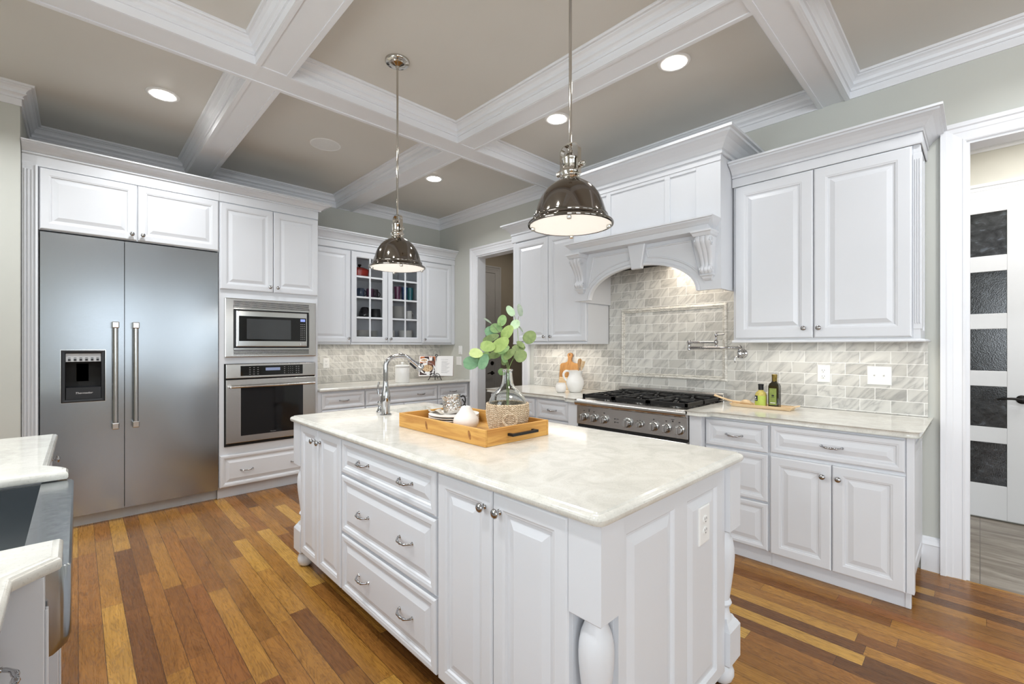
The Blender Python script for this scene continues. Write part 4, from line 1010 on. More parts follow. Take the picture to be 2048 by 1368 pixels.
# pot filler
t = thing('pot_filler', 'polished chrome folding pot filler tap on the marble wall above the range', 'tap', (XR-.013, 1.235, 1.262))
build('wall_plate', MB().lathe([(.034, 0), (.036, .004), (.033, .012), (.024, .016), (.022, .03), (.016, .036), (0, .038)], F=lambda p, q, h: (XR-.0135-h, 1.235+p, 1.262+q), seg=24), M['chrome'], t, smooth=45)
vb = build('valve', MB().lathe([(.014, 0), (.017, .01), (.017, .045), (.013, .055), (.013, .068), (.017, .072), (.013, .086), (.006, .092), (0, .094)], (3.535, 1.235, 1.232), 18).tube([(3.56, 1.235, 1.262), (3.535, 1.235, 1.262)], .012, 12), M['chrome'], t, smooth=50)
build('lever', MB().tube([(3.535, 1.243, 1.245), (3.525, 1.262, 1.235), (3.52, 1.266, 1.21), (3.52, 1.262, 1.196)], [.006, .005, .004, .006], 10), M['chrome'], vb, smooth=60)
build('lower_arm', MB().tube([(3.535, 1.235, 1.306), (3.46, 1.30, 1.306), (3.46, 1.585, 1.306)], [.010, .0085, .0085], 12), M['chrome'], t, smooth=60)
build('joint', MB().lathe([(.006, -.016), (.013, -.012), (.014, 0), (.010, .008), (.010, .040), (.014, .048), (.013, .060), (.006, .066), (0, .067)], (3.46, 1.585, 1.300), 16), M['chrome'], t, smooth=50)
build('upper_arm', MB().tube([(3.46, 1.585, 1.347), (3.46, 1.385, 1.347)], .0075, 12), M['chrome'], t, smooth=60)
sp2 = build('spout', MB().lathe([(.009, -.035), (.011, -.028), (.008, -.018), (.014, -.008), (.015, .008), (.008, .018), (.007, .04), (.011, .050), (.011, .062), (.006, .07), (0, .071)], (3.46, 1.378, 1.347), 16), M['chrome'], t, smooth=50)
build('lever', MB().tube([(3.46, 1.378, 1.404), (3.46, 1.34, 1.405), (3.46, 1.318, 1.407)], [.006, .0045, .006], 10), M['chrome'], sp2, smooth=60)

# switches and outlets
def outlet(F, a, z, label, w=.036, h=.058, kind='outlet'):
    t = thing({'outlet': 'wall_outlet', 'toggle2': 'switch_plate', 'rocker': 'light_switch', 'blank': 'wall_plate'}[kind], label, {'outlet': 'outlet', 'toggle2': 'light switch', 'rocker': 'light switch', 'blank': 'wall plate'}[kind], F(a, 0, z))
    build('plate', MB().loft(panel_loops(F, a-w, a+w, z-h, z+h, [(0, 0), (0, .003), (.003, .006), (.006, .0065)])), M['white_plastic'], t)
    if kind == 'outlet':
        for s in (-1, 1):
            s_ = build('socket', MB().lathe([(.0165, .006), (.0165, .0085), (.015, .009), (0, .009)], F=lambda p, q, h: F(a+p, h, z+s*.0195+q*.85), seg=18), M['white_plastic'], t, smooth=40)
            mb = MB()
            for x in (-.0065, .0065): mb.fbox(F, a+x-.0012, a+x+.0012, z+s*.0195, z+s*.0195+.008, .009, .0094)
            mb.fbox(F, a-.002, a+.002, z+s*.0195-.009, z+s*.0195-.005, .009, .0094)
            build('slots', mb, M['black_plastic'], s_)
    elif kind == 'toggle2':
        for s in (-1, 1):
            build('toggle', MB().fbox(F, a+s*.023-.005, a+s*.023+.005, z-.012, z+.012, .0065, .0075).loft([[F(a+s*.023-.004, .0075, z-.004), F(a+s*.023+.004, .0075, z-.004), F(a+s*.023+.004, .0075, z+.006), F(a+s*.023-.004, .0075, z+.006)], [F(a+s*.023-.003, .018, z+.006), F(a+s*.023+.003, .018, z+.006), F(a+s*.023+.003, .018, z+.012), F(a+s*.023-.003, .018, z+.012)]]), M['white_plastic'], t)
    elif kind == 'rocker':
        build('rocker', MB().loft([[F(a-.016, .006, z-.034), F(a+.016, .006, z-.034), F(a+.016, .006, z+.034), F(a-.016, .006, z+.034)], [F(a-.015, .011, z-.033), F(a+.015, .011, z-.033), F(a+.015, .008, z+.033), F(a-.015, .008, z+.033)]]), M['white_plastic'], t)
Ft = FW(XR-.013); Fw = FW(XR); Fb = FS(YB-.013)
outlet(Ft, .726, 1.133, 'white double outlet on the marble tile right of the oil bottles')
outlet(Ft, .435, 1.133, 'white two-toggle switch plate on the marble tile near the right doorway', .060, .058, 'toggle2')
outlet(Fb, 2.04, 1.127, 'white double outlet on the back wall tile behind the oven tower side')
outlet(Fw, 4.715, 1.267, 'upper white rocker switch on the wall beside the far doorway', .036, .056, 'rocker')
outlet(Fw, 4.748, 1.126, 'white plate under the rocker switch beside the far doorway', .052, .056, 'blank')

# ------------------------------------------------------------------ island
IX0, IX1, IY0, IY1 = .94, 1.88, .655, 2.873      # outer faces of the four corner posts
PB = .104
FI = FW(.96)                                     # long left face, doors stand proud to x = .94
IZ0 = .108
def turned_post(parent, cx, cy):
    h = PB/2
    sq = lambda r, z: [(cx-r, cy-r, z), (cx+r, cy-r, z), (cx+r, cy+r, z), (cx-r, cy+r, z)]
    mb = MB().loft([sq(h, ZB), sq(h, .612), sq(h-.006, .606), sq(h-.02, .602), sq(h-.024, .601)])
    o = build('post', mb, M['cab'], parent)
    build('post_block', MB().loft([sq(.030, .262), sq(.036, .250), sq(.044, .240), sq(h, .226), sq(h, .100), sq(h-.006, .092), sq(h-.016, .086)]), M['cab'], o)
    build('post_turning', MB().lathe([(.028, .615), (.029, .596), (.032, .580), (.041, .556), (.046, .530), (.0475, .505), (.0465, .475), (.043, .44), (.038, .40), (.033, .36), (.0295, .335), (.0285, .328), (.0335, .324), (.0370, .315), (.0335, .306), (.029, .302), (.0275, .292), (.030, .275), (.036, .262), (.036, .25)], (cx, cy, 0), 28), M['cab'], o, smooth=35)
    build('foot', MB().lathe([(0, .001), (.024, .002), (.038, .014), (.0455, .034), (.0455, .050), (.038, .070), (.028, .082), (.024, .092)], (cx, cy, 0), 28), M['cab'], o, smooth=50)
    return o
pcx = (IX0+PB/2, IX1-PB/2); pcy = (IY0+PB/2, IY1-PB/2)
yA, yB = 2.201, 1.372
# far door unit
t = thing('island_cabinet', 'white two-door island cabinet at the far end by the oven', 'cabinet', (1.41, 2.52, 0))
mb = MB().box(.96, 1.86, yA, IY1-PB-.002, IZ0, ZB); mb.box(IX0+PB+.002, IX1-PB-.002, IY1-PB-.002, IY1-.02, IZ0, ZB)
build('body', mb, M['cab'], t)
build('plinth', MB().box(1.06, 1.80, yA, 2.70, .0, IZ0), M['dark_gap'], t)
door(t, FI, 2.501, IY1-PB-.006, .112, .858, (2.537, .798), fr=.05); door(t, FI, 2.207, 2.496, .112, .858, (2.461, .798), fr=.05)
for cx in pcx: turned_post(t, cx, pcy[1])
# drawer unit
t = thing('island_cabinet', 'white island cabinet with three wide two-handled drawers in the middle', 'cabinet', (1.41, 1.79, 0))
build('body', MB().box(.96, 1.86, yB+.001, yA-.001, IZ0, ZB), M['cab'], t)
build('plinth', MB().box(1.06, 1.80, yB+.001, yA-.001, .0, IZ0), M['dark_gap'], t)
for z0, z1 in ((.692, .858), (.402, .680), (.112, .388)): drawer(t, FI, yB+.008, yA-.006, z0, z1, (1.952, 1.585), zo=.004)
# near door unit with panelled end
t = thing('island_cabinet', 'white two-door island cabinet at the near end with a panelled end and turned posts', 'cabinet', (1.41, 1.0, 0))
mb = MB().box(.96, 1.86, IY0+PB+.002, yB-.001, IZ0, ZB); mb.box(IX0+PB+.002, IX1-PB-.002, .69, IY0+PB+.002, IZ0, ZB)
build('body', mb, M['cab'], t)
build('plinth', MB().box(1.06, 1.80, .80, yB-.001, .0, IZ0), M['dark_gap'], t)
door(t, FI, 1.0695, yB-.006, .112, .858, (1.103, .803), fr=.06); door(t, FI, IY0+PB+.003, 1.0645, .112, .858, (1.031, .803), fr=.06)
FN = FS(.690)
ep = build('end_panel', MB().fbox(FN, IX0+PB+.003, IX1-PB-.003, IZ0-.03, ZB, 0, .004), M['cab'], t)
a0, a1, m0, m1 = 1.085, 1.702, 1.368, 1.456
mb = MB()
mb.fbox(FN, IX0+PB+.003, a0, IZ0-.03, ZB, .004, .016); mb.fbox(FN, a1, IX1-PB-.003, IZ0-.03, ZB, .004, .016); mb.fbox(FN, m0, m1, .12, .80, .004, .016)
mb.fbox(FN, a0, a1, .80, ZB, .004, .016); mb.fbox(FN, a0, a1, IZ0-.03, .12, .004, .016)
build('end_frame', mb, M['cab'], ep)
for b0, b1 in ((a0, m0), (m1, a1)):
    build('raised_panel', MB().loft(panel_loops(FN, b0, b1, .12, .80, [(0, .003), (0, .016), (.004, .013), (.010, .006), (.016, .006), (.040, .013), (.046, .0145)])), M['cab'], ep)
for cx in pcx: turned_post(t, cx, pcy[0])
outlet(FS(.690-.0145), 1.585, .690, 'white double outlet on the near panelled end of the island', .042, .066)
SK = (1.46, 1.77, 2.26, 2.715)
single('countertop', MB().slab([(.917, .640), (1.897, .640), (1.897, 2.893), (.917, 2.893)], [(.022, .8985), (.018, .8945), (.010, .8935), (.003, .889), (0, .884), (0, .876), (.004, .869), (.010, ZB+.0002)], SK, {0: .035, 1: .035, 2: .035, 3: .035}), M['quartz'], 'white quartz island countertop with the prep sink, tray and faucet', 'countertop', (1.41, 1.77, ZB), smooth=30)
t = thing('prep_sink', 'steel prep sink let into the far end of the island countertop', 'sink', (1.615, 2.49, .70))
mb = MB(); x0, x1, y0, y1 = SK
mb.sweep(rect(x0-.006, x1+.006, y0-.006, y1+.006), [(0, .866), (.0, .70), (-.02, .70), (-.02, .866)], PLAN, closed=True); mb.box(x0-.006, x1+.006, y0-.006, y1+.006, .69, .70)
build('basin', mb, M['steel'], t); build('drain', MB().lathe([(.04, .7005), (.04, .703), (.02, .703), (0, .702)], (1.615, 2.49, 0), 18), M['chrome'], t, smooth=40)
# island faucet
fx, fy = 1.354, 2.515
t = thing('kitchen_faucet', 'tall polished chrome gooseneck faucet on the island beside the prep sink', 'faucet', (fx, fy, .8985))
build('body', MB().lathe([(.034, .8990), (.035, .903), (.026, .908), (.0245, .930), (.026, .958), (.0285, .985), (.0285, 1.005), (.026, 1.03), (.020, 1.062), (.0155, 1.085), (.0155, 1.10), (.014, 1.105)], (fx, fy, 0), 24), M['chrome'], t, smooth=45)
pts = [(fx, fy, 1.09), (fx, fy, 1.15), (fx, fy, 1.195)]
R_ = .082
for k in range(1, 12):
    a = PI*k/12*0.92; pts.append((fx+R_*(1-math.cos(a)), fy-.02*(1-math.cos(a)), 1.195+R_*.78*math.sin(a)))
build('spout', MB().tube(pts, [.0145]*3+[.0138]*(len(pts)-3), 16), M['chrome'], t, smooth=60)
e = Vector(pts[-1]); dvec = (Vector(pts[-1])-Vector(pts[-2])).normalized(); dvec = (dvec+Vector((.34, -.08, -.05))).normalized()
sh = build('spray_head', MB().tube([e-dvec*.01, e+dvec*.02, e+dvec*.05, e+dvec*.072, e+dvec*.085], [.015, .0165, .020, .026, .0255], 18), M['chrome'], t, smooth=50)
build('spray_grip', MB().tube([e+dvec*.005-Vector((.012, 0, .010)), e+dvec*.055-Vector((.014, 0, .014))], [.008, .009], 10), M['black_plastic'], sh, smooth=50)
build('lever', MB().tube([(fx-.020, fy+.01, 1.02), (fx-.034, fy+.02, 1.022), (fx-.040, fy+.022, 1.06), (fx-.034, fy+.02, 1.10)], [.010, .008, .005, .006], 10), M['chrome'], t, smooth=60)
t = thing('soap_dispenser', 'small chrome soap dispenser left of the island faucet', 'soap dispenser', (1.383, 2.64, .8985))
build('base', MB().lathe([(.024, .899), (.025, .904), (.020, .912), (.014, .925), (.011, .940), (.013, .950), (.016, .954), (.016, .965), (.012, .970), (0, .971)], (1.383, 2.64, 0), 18), M['chrome'], t, smooth=45)
build('nozzle', MB().tube([(1.383, 2.64, .966), (1.41, 2.625, .972), (1.43, 2.61, .962)], [.007, .006, .005], 10), M['chrome'], t, smooth=60)

# ------------------------------------------------------------------ tray and what stands in it
TX0, TX1, TY0, TY1 = 1.207, 1.597, 1.410, 2.100; TZ = .8992
t = thing('serving_tray', 'golden pine serving tray with black bar handles on the island', 'tray', (1.40, 1.755, TZ))
build('tray_bottom', MB().box(TX0+.011, TX1-.011, TY0+.011, TY1-.011, TZ, TZ+.010), M['tray_wood'], t)
for nm, x0, x1, y0, y1, mt in (('side', TX0, TX0+.0115, TY0, TY1, 'tray_wood'), ('side', TX1-.0115, TX1, TY0, TY1, 'tray_wood'), ('end', TX0+.012, TX1-.012, TY0, TY0+.0115, 'tray_wood_x'), ('end', TX0+.012, TX1-.012, TY1-.0115, TY1, 'tray_wood_x')):
    b = build(nm, MB().box(x0, x1, y0, y1, TZ, TZ+.071), M[mt], t, bevel=.0015)
    if nm == 'end':
        s = -1 if y0 == TY0 else 1; yo = y0 if s < 0 else y1
        mb = MB(); c = (TX0+TX1)/2+.01
        mb.loft([[(x, yo+s*d, z) for x, d in ((c-.080, .001), (c-.080, .034), (c+.080, .034), (c+.080, .001), (c+.067, .001), (c+.067, .022), (c-.067, .022), (c-.067, .001))] for z in (TZ+.032, TZ+.043)])
        build('handle', mb, M['black_iron'], b)
    elif x0 == TX0:
        for yk in (1.515, 1.845):
            build('knot', MB().loft([[(TX0-.0004*k, yk+.009*r*math.cos(2*PI*i/12)+.006*math.sin(2*PI*i/12), TZ+.037+.020*r*math.sin(2*PI*i/12)) for i in range(12)] for k, r in ((-1, 1), (1, 1))]), M['knot'], b)
FLOOR_T = TZ+.0104
# demijohn
vx, vy = 1.470, 1.556
t = thing('vase', 'clear glass demijohn vase in a woven seagrass jacket on the pine tray', 'vase', (vx, vy, FLOOR_T))
zb = FLOOR_T
outer = [(.070, zb+.006), (.086, zb+.04), (.092, zb+.09), (.0905, zb+.135), (.084, 1.068), (.072, 1.088), (.052, 1.106), (.036, 1.122), (.0275, 1.140), (.024, 1.165), (.022, 1.190), (.0225, 1.197), (.026, 1.200), (.026, 1.206), (.0225, 1.208)]
inner = [(r-.003, z) for r, z in outer[::-1]][1:]
build('glass_body', MB().lathe([(0, zb+.006)]+outer+[(.019, 1.207), (.019, 1.195)]+[(r, z) for r, z in inner if z < 1.19]+[(0, zb+.010)], (vx, vy, 0), 36), M['vase_glass'], t, smooth=50)
mb = MB()
rows = 15
jr = lambda h: .076+.0215*math.sin(min(1, h/.105)*PI/2)-.002*max(0, (h-.10)/.035)
for i in range(rows):      # woven rows: twisted strands
    h = .006+.128*i/(rows-1); r = jr(h)
    for ph in (0, PI):
        n = 120; pts = []
        for k in range(n+1):
            a = 2*PI*k/n; w = math.sin(a*22+ph+(i % 2)*PI)
            pts.append((vx+(r+.0034*w)*math.cos(a), vy+(r+.0034*w)*math.sin(a), zb+h+.0030*math.cos(a*22+ph+(i % 2)*PI)))
        mb.tube(pts, .0040, 5)
mb.lathe([(.070, 0), (.074, .002), (.0955, .10), (.0945, .134), (.0925, .134), (.0935, .10), (.0725, .004), (.069, .002)], (vx, vy, zb), 40)
build('seagrass_jacket', mb, M['seagrass'], t, smooth=60)
ra = Vector((.7202, -.6938, 0)); fa = Vector((-.6938, -.7202, 0))
mb = MB()
for k in range(3):
    pts = []
    for i in range(25):
        an = PI*2*i/24; r = .028+.003*k
        u = Vector((vx, vy, zb+.070))+ra*(r*math.cos(an)+.012)+Vector((0, 0, r*.85*math.sin(an)))
        off = math.sqrt(max(0, .1015**2-(r*math.cos(an)+.012)**2)); pts.append(u+fa*(off+.001*k))
    mb.tube(pts, .0035, 6)
build('woven_loop', mb, M['seagrass'], t, smooth=60)
# eucalyptus
def leaf(parent, c, R1, R2, ang, mt, tilt=0.0, yaw=0.0, n=18):
    # blade centred on c, long axis at ang in the plane facing roughly the room, thin but solid
    u = ra*math.cos(ang)+Vector((0, 0, 1))*math.sin(ang); v = fa.cross(u).normalized()
    nrm = (fa + u*math.sin(tilt) + v*math.sin(yaw)).normalized()
    u = (u-nrm*u.dot(nrm)).normalized(); v = nrm.cross(u).normalized(); c = Vector(c)
    top = []; 
    for k in range(n):
        a = 2*PI*k/n; q = 1-.10*math.exp(-((a-PI)/.25)**2)
        top.append((R1*q*math.cos(a)*(1+.05*math.cos(a)), R2*q*math.sin(a)))
    mb = MB(); L = []
    cup_ = lambda p, q: .10*(p*p+q*q)/R1*.6 - .12*abs(q)*(0.5)
    rings = (1.0, .6, .2)
    def P(p, q, s): return c+u*p+v*q+nrm*(cup_(p, q)*-1+s)
    L = [[P(p*r, q*r, .0004) for p, q in top] for r in rings[::-1]] + [[P(p*r, q*r, -.0004) for p, q in top] for r in rings]
    mb.loft(L)
    return build('leaf', mb, M[mt], parent, smooth=70)
Z0 = 8.55; KPX = .000300
def branch(label, stems, leaves):
    t = thing('eucalyptus_branch', label, 'branch', (vx, vy, 1.0), 'eucalyptus branches in the vase')
    for pts, r in stems: 
        P = [Vector(p) for p in pts]; sm = []
        for i in range(len(P)-1):
            p0, p1, p2, p3 = P[max(i-1, 0)], P[i], P[i+1], P[min(i+2, len(P)-1)]
            for k in range(6):
                q = k/6; sm.append(.5*((2*p1)+(p2-p0)*q+(2*p0-5*p1+4*p2-p3)*q*q+(3*p1-p0-3*p2+p3)*q**3))
        sm.append(P[-1]); build('stem', MB().tube(sm, [r*(1-.5*i/len(sm)) for i in range(len(sm))], 7), M['stem_green' if r > .0019 else 'stick'], t, smooth=60)
    for c, a, b, ang, mt, ti, ya in leaves: leaf(t, c, a*KPX, b*KPX, math.radians(ang), mt, ti, ya)
branch('tall eucalyptus branch rising at the right of the vase with small grey-green top leaves',
    [([(1.462, 1.545, .95), (1.472, 1.552, 1.10), (1.474, 1.551, 1.208), (1.502, 1.520, 1.30), (1.519, 1.535, 1.36), (1.522, 1.545, 1.42), (1.510, 1.552, 1.466)], .0021), ([(1.520, 1.540, 1.43), (1.538, 1.548, 1.462)], .0014), ([(1.519, 1.535, 1.33), (1.535, 1.505, 1.345)], .0014), ([(1.522, 1.545, 1.415), (1.543, 1.54, 1.401)], .0012)],
    [((1.494, 1.56, 1.484), 100, 58, 125, 'leaf_mint', .2, .1), ((1.548, 1.55, 1.490), 108, 46, 100, 'leaf_grey', .1, -.2), ((1.509, 1.545, 1.420), 92, 72, 60, 'leaf_mint', .3, .2), ((1.544, 1.484, 1.358), 118, 100, 40, 'leaf_olive', .1, -.1), ((1.543, 1.54, 1.401), 65, 16, -55, 'leaf_grey', .0, 1.0),
     ((1.507, 1.520, 1.308), 120, 62, 15, 'leaf_olive', .5, .3), ((1.499, 1.500, 1.270), 110, 98, 35, 'leaf_olive', .2, .1), ((1.515, 1.512, 1.325), 78, 42, 140, 'leaf_olive', .3, -.2)])
branch('eucalyptus branch drooping to the left over the pear with wide blue-green leaves',
    [([(1.476, 1.566, .95), (1.470, 1.560, 1.10), (1.470, 1.556, 1.208), (1.448, 1.562, 1.26), (1.405, 1.59, 1.29), (1.362, 1.605, 1.283), (1.325, 1.625, 1.255)], .0022)],
    [((1.312, 1.638, 1.239), 128, 106, 10, 'leaf_blue', .1, .2), ((1.342, 1.582, 1.243), 132, 74, 65, 'leaf_blue', .2, -.2), ((1.322, 1.615, 1.285), 118, 78, -18, 'leaf_pale', -.4, .3), ((1.358, 1.626, 1.259), 95, 62, 80, 'leaf_mid', .3, .3), ((1.387, 1.612, 1.272), 85, 60, -30, 'leaf_mid', -.3, .2), ((1.405, 1.576, 1.275), 105, 58, 20, 'leaf_olive', .5, .2), ((1.483, 1.612, 1.192), 62, 58, 30, 'leaf_mid', .2, .3)])
branch('full middle eucalyptus branch with the largest light green leaves',
    [([(1.466, 1.560, .95), (1.474, 1.552, 1.10), (1.472, 1.550, 1.208), (1.455, 1.556, 1.30), (1.452, 1.580, 1.37), (1.462, 1.600, 1.43)], .0024), ([(1.455, 1.556, 1.30), (1.42, 1.55, 1.34), (1.39, 1.57, 1.352)], .0019), ([(1.452, 1.58, 1.37), (1.44, 1.64, 1.43)], .0014)],
    [((1.471, 1.596, 1.439), 98, 74, 75, 'leaf_mid', .2, .2), ((1.463, 1.632, 1.404), 108, 82, -10, 'leaf_mid', -.2, .2), ((1.451, 1.657, 1.388), 105, 92, 20, 'leaf_blue', .1, .2), ((1.433, 1.522, 1.379), 132, 84, 48, 'leaf_light', -.3, .2), ((1.389, 1.522, 1.322), 158, 98, 36, 'leaf_light', -.2, .1), ((1.354, 1.570, 1.316), 128, 86, -8, 'leaf_light', -.3, .1), ((1.389, 1.591, 1.352), 172, 60, 12, 'leaf_olive', -.8, .2), ((1.44, 1.667, 1.442), 78, 20, -35, 'leaf_grey', 0, 1.1), ((1.454, 1.529, 1.278), 118, 64, 50, 'leaf_olive', .3, .4), ((1.459, 1.566, 1.252), 100, 52, 75, 'leaf_olive', .3, -.4), ((1.440, 1.545, 1.262), 90, 52, 110, 'leaf_mid', .2, .3), ((1.425, 1.540, 1.300), 110, 60, 30, 'leaf_mid', .2, .2)])
# pear
t = thing('ceramic_pear', 'white ceramic pear with a dark stem at the front of the tray', 'ornament', (1.377, 1.755, FLOOR_T))
build('pear', MB().lathe([(0, 0), (.036, .001), (.052, .010), (.062, .028), (.0635, .042), (.058, .058), (.046, .074), (.034, .090), (.026, .104), (.020, .112), (.010, .115), (0, .114)], (1.377, 1.755, FLOOR_T), 32), M['bisque'], t, smooth=60)
build('stem', MB().tube([(1.376, 1.757, FLOOR_T+.112), (1.373, 1.762, FLOOR_T+.128), (1.366, 1.772, FLOOR_T+.146)], [.0032, .0028, .0034], 8), M['black_iron'], t, smooth=60)
# plates, mug and napkin
ppx, ppy = 1.447, 1.948
prof = [(.075, 0), (.080, .003), (.128, .012), (.134, .0145), (.134, .017), (.130, .0175), (.082, .008), (0, .0075)]
for k, lb in enumerate(('bottom plate of the white stack in the wooden tray', 'second lowest plate of the white stack in the wooden tray', 'second highest plate of the white stack in the wooden tray', 'top plate of the white stack in the tray, carrying the silver mug')):
    z = FLOOR_T+k*.0112
    if k == 0: p0 = single('plate', MB().lathe(prof, (ppx, ppy, z), 40), M['bisque'], lb, 'plate', (ppx, ppy, z), 'plates stacked in the tray', smooth=40)
    else:
        c = p0.copy(); COL.objects.link(c); c.location = (ppx, ppy, z); c['label'] = lb
zt = FLOOR_T+3*.0112+.0080
mx, my = 1.478, 1.995
t = thing('silver_mug', 'hammered silver mug with a dark handle on the plate stack', 'mug', (mx, my, zt))
tl = Matrix.Translation((mx, my, zt+.004)) @ Matrix.Rotation(math.radians(8), 4, fa) @ Matrix.Translation((-mx, -my, -zt))
mb = MB().lathe([(0, 0), (.046, .0), (.052, .012), (.053, .04), (.048, .066), (.047, .074), (.052, .090), (.054, .094), (.052, .094), (.045, .074), (.050, .04), (.044, .006), (0, .004)], (mx, my, zt), 32)
mb.v = [tuple(tl @ Vector(p)) for p in mb.v]
build('body', mb, M['hammered'], t, smooth=60)
mb = MB().tube([Vector((mx, my, zt))+ra*a-fa*.005+Vector((0, 0, b)) for a, b in ((.050, .078), (.066, .082), (.074, .066), (.068, .040), (.052, .024))], [.004, .0045, .004, .0045, .004], 8)
mb.v = [tuple(tl @ Vector(p)) for p in mb.v]
build('handle', mb, M['black_iron'], t, smooth=60)
mb = MB(); nr, nc = 14, 10; NL = []
nx = Vector((mx, my, 0))-ra*.096+fa*.020
for sgn in (1, -1):
    L = []
    for i in range(nr+1):
        row = []
        for j in range(nc+1):
            a = (i/nr-.5)*.084; b = (j/nc-.5)*.075
            p = nx+ra*(a+.012*math.sin(b*60))+fa*(b+.01*math.sin(a*50))
            h = zt+.006+.010*(1+math.sin(a*95+b*40))*.8+max(0, -a-.01)*.40+sgn*.0008
            row.append((p.x, p.y, h))
        L.append(row)
    NL.append(L)
vs = [p for L in NL for r in L for p in r]; W_ = nc+1; H_ = (nr+1)*W_
fs = []
for s_, o in ((0, 0), (1, H_)):
    for i in range(nr):
        for j in range(nc): q = (o+i*W_+j, o+i*W_+j+1, o+(i+1)*W_+j+1, o+(i+1)*W_+j); fs.append(q if s_ == 0 else q[::-1])
edge = [i*W_ for i in range(nr+1)] + [nr*W_+j for j in range(1, nc+1)] + [i*W_+nc for i in range(nr-1, -1, -1)] + [j for j in range(nc-1, 0, -1)]
for a, b in zip(edge, edge[1:]+edge[:1]): fs.append((a, b, b+H_, a+H_))
mb.add(vs, fs)
single('napkin', mb, M['napkin'], 'striped cloth napkin crumpled beside the silver mug on the plates', 'napkin', (nx.x, nx.y, zt), smooth=60)

# ------------------------------------------------------------------ back counter: canister and cookbook
CZ = .8990
cx, cy = 2.72, 4.66
t = thing('canister', 'white lidded ceramic canister on the back counter behind the faucet', 'canister', (cx, cy, CZ))
build('body', MB().lathe([(0, 0), (.080, .0), (.084, .006), (.084, .165), (.080, .176), (0, .177)], (cx, cy, CZ), 32), M['ceramic'], t, smooth=45)
l = build('lid', MB().lathe([(.084, .1775), (.086, .182), (.086, .192), (.076, .200), (.02, .206), (0, .206)], (cx, cy, CZ), 32), M['ceramic'], t, smooth=45)
build('lid_knob', MB().lathe([(.010, .205), (.010, .214), (.018, .222), (.017, .232), (0, .236)], (cx, cy, CZ), 18), M['ceramic'], l, smooth=50)
# easel and cookbook: local frame
bo = Vector((3.205, 4.690, CZ)); bu = ra; bn = fa; tilt = math.radians(14)
bw = (Vector((0, 0, 1))*math.cos(tilt)-bn*math.sin(tilt)); bd = bn*math.cos(tilt)+Vector((0, 0, 1))*math.sin(tilt)
FBK = lambda a, d, z: tuple(bo+Vector((0, 0, .047))+bu*a+bw*z+bd*d)
t = thing('book_easel', 'black wrought iron cookbook easel with scrolled feet on the back counter', 'easel', tuple(bo))
EP = lambda a, d, z: tuple(bo+bu*a+bn*d+Vector((0, 0, z)))
build('back_scroll', MB().tube([EP(0, -.045, .28), EP(.012, -.046, .292), EP(.016, -.047, .306), EP(.006, -.047, .318), EP(-.008, -.047, .316), EP(-.012, -.046, .304), EP(-.004, -.045, .29), EP(0, -.035, .2), EP(0, .005, .045), EP(0, .03, .044)], .004, 8), M['black_iron'], t, smooth=60)
build('rear_leg', MB().tube([EP(0, -.04, .24), EP(0, -.10, .1), EP(0, -.145, .004)], .004, 8), M['black_iron'], t, smooth=60)
for s in (-1, 1):
    build('front_leg', MB().tube([EP(s*.060, .052, .056), EP(s*.062, .050, .04), EP(s*.072, .060, .02), EP(s*.084, .066, .004)], .0045, 8), M['black_iron'], t, smooth=60)
    build('scroll', MB().tube([EP(s*.060, .052, .047), EP(s*.050, .054, .072), EP(s*.028, .055, .086), EP(s*.010, .055, .078), EP(s*.008, .055, .062), EP(s*.022, .055, .058), EP(s*.028, .055, .068)], .0038, 8), M['black_iron'], t, smooth=60)
build('ledge', MB().tube([EP(-.062, .052, .042), EP(.062, .052, .042)], .0045, 8), M['black_iron'], t, smooth=60)
build('centre_leg', MB().tube([EP(0, .053, .060), EP(0, .053, .004)], .0045, 8), M['black_iron'], t, smooth=60)
t = thing('cookbook', 'open cookbook with a pasta photo on its left page on the iron easel', 'book', FBK(0, 0, 0))
HW, HH = .2125, .250
def pages(s):
    L = []
    for i in range(9):
        a = s*HW*i/8; d = .010+.020*math.sin(PI*min(1, i/8*1.02)**.6)*(.9 if s < 0 else 1.0)
        L.append([FBK(a, .0045, 0), FBK(a, d, 0), FBK(a, d, HH+.004*(i/8)), FBK(a, .0045, HH+.004*(i/8))])
    return MB().loft(L)
build('cover', MB().fbox(FBK, -HW-.004, HW+.004, -.003, HH+.004, 0, .004), M['photo_brown'], t)
pd = lambda a: .0105+.020*math.sin(PI*min(1, abs(a)/HW*1.02)**.6)*(.9 if a < 0 else 1.0)
pl = build('page_block', pages(-1), M['paper'], t, smooth=30); pr = build('page_block', pages(1), M['paper'], t, smooth=30)
def onpage(pts, mt, parent, nm, off):
    F0 = [FBK(a, pd(a)+off, z) for a, z in pts]; F1 = [FBK(a, pd(a)+off-.0012, z) for a, z in pts]
    return build(nm, MB().loft([F1, F0]), mt, parent)
def strip(a0, a1, z0, z1, n=8): return [(a0+(a1-a0)*i/n, z0) for i in range(n+1)]+[(a1-(a1-a0)*i/n, z1) for i in range(n+1)]
onpage(strip(-.200, -.010, .012, .245), M['photo_dark'], pl, 'photo', .0006)
onpage(strip(-.200, -.010, .165, .246), M['photo_orange'], pl, 'photo_cloth', .0010)
onpage(strip(-.105, -.010, .13, .19), M['photo_brown'], pl, 'photo_bread', .0012)
def ell(a, z, ra_, rz): return [(max(-.2, min(-.008, a+ra_*math.cos(2*PI*i/28))), z+rz*math.sin(2*PI*i/28)) for i in range(28)]
onpage(ell(-.150, .198, .060, .026), M['paper'], pl, 'photo_plate', .0015); onpage(ell(-.152, .199, .042, .015), M['food'], pl, 'photo_food', .0018)
onpage(ell(-.105, .095, .098, .070), M['paper'], pl, 'photo_plate', .0016); onpage(ell(-.102, .096, .064, .044), M['food'], pl, 'photo_food', .0020)
mb = MB()
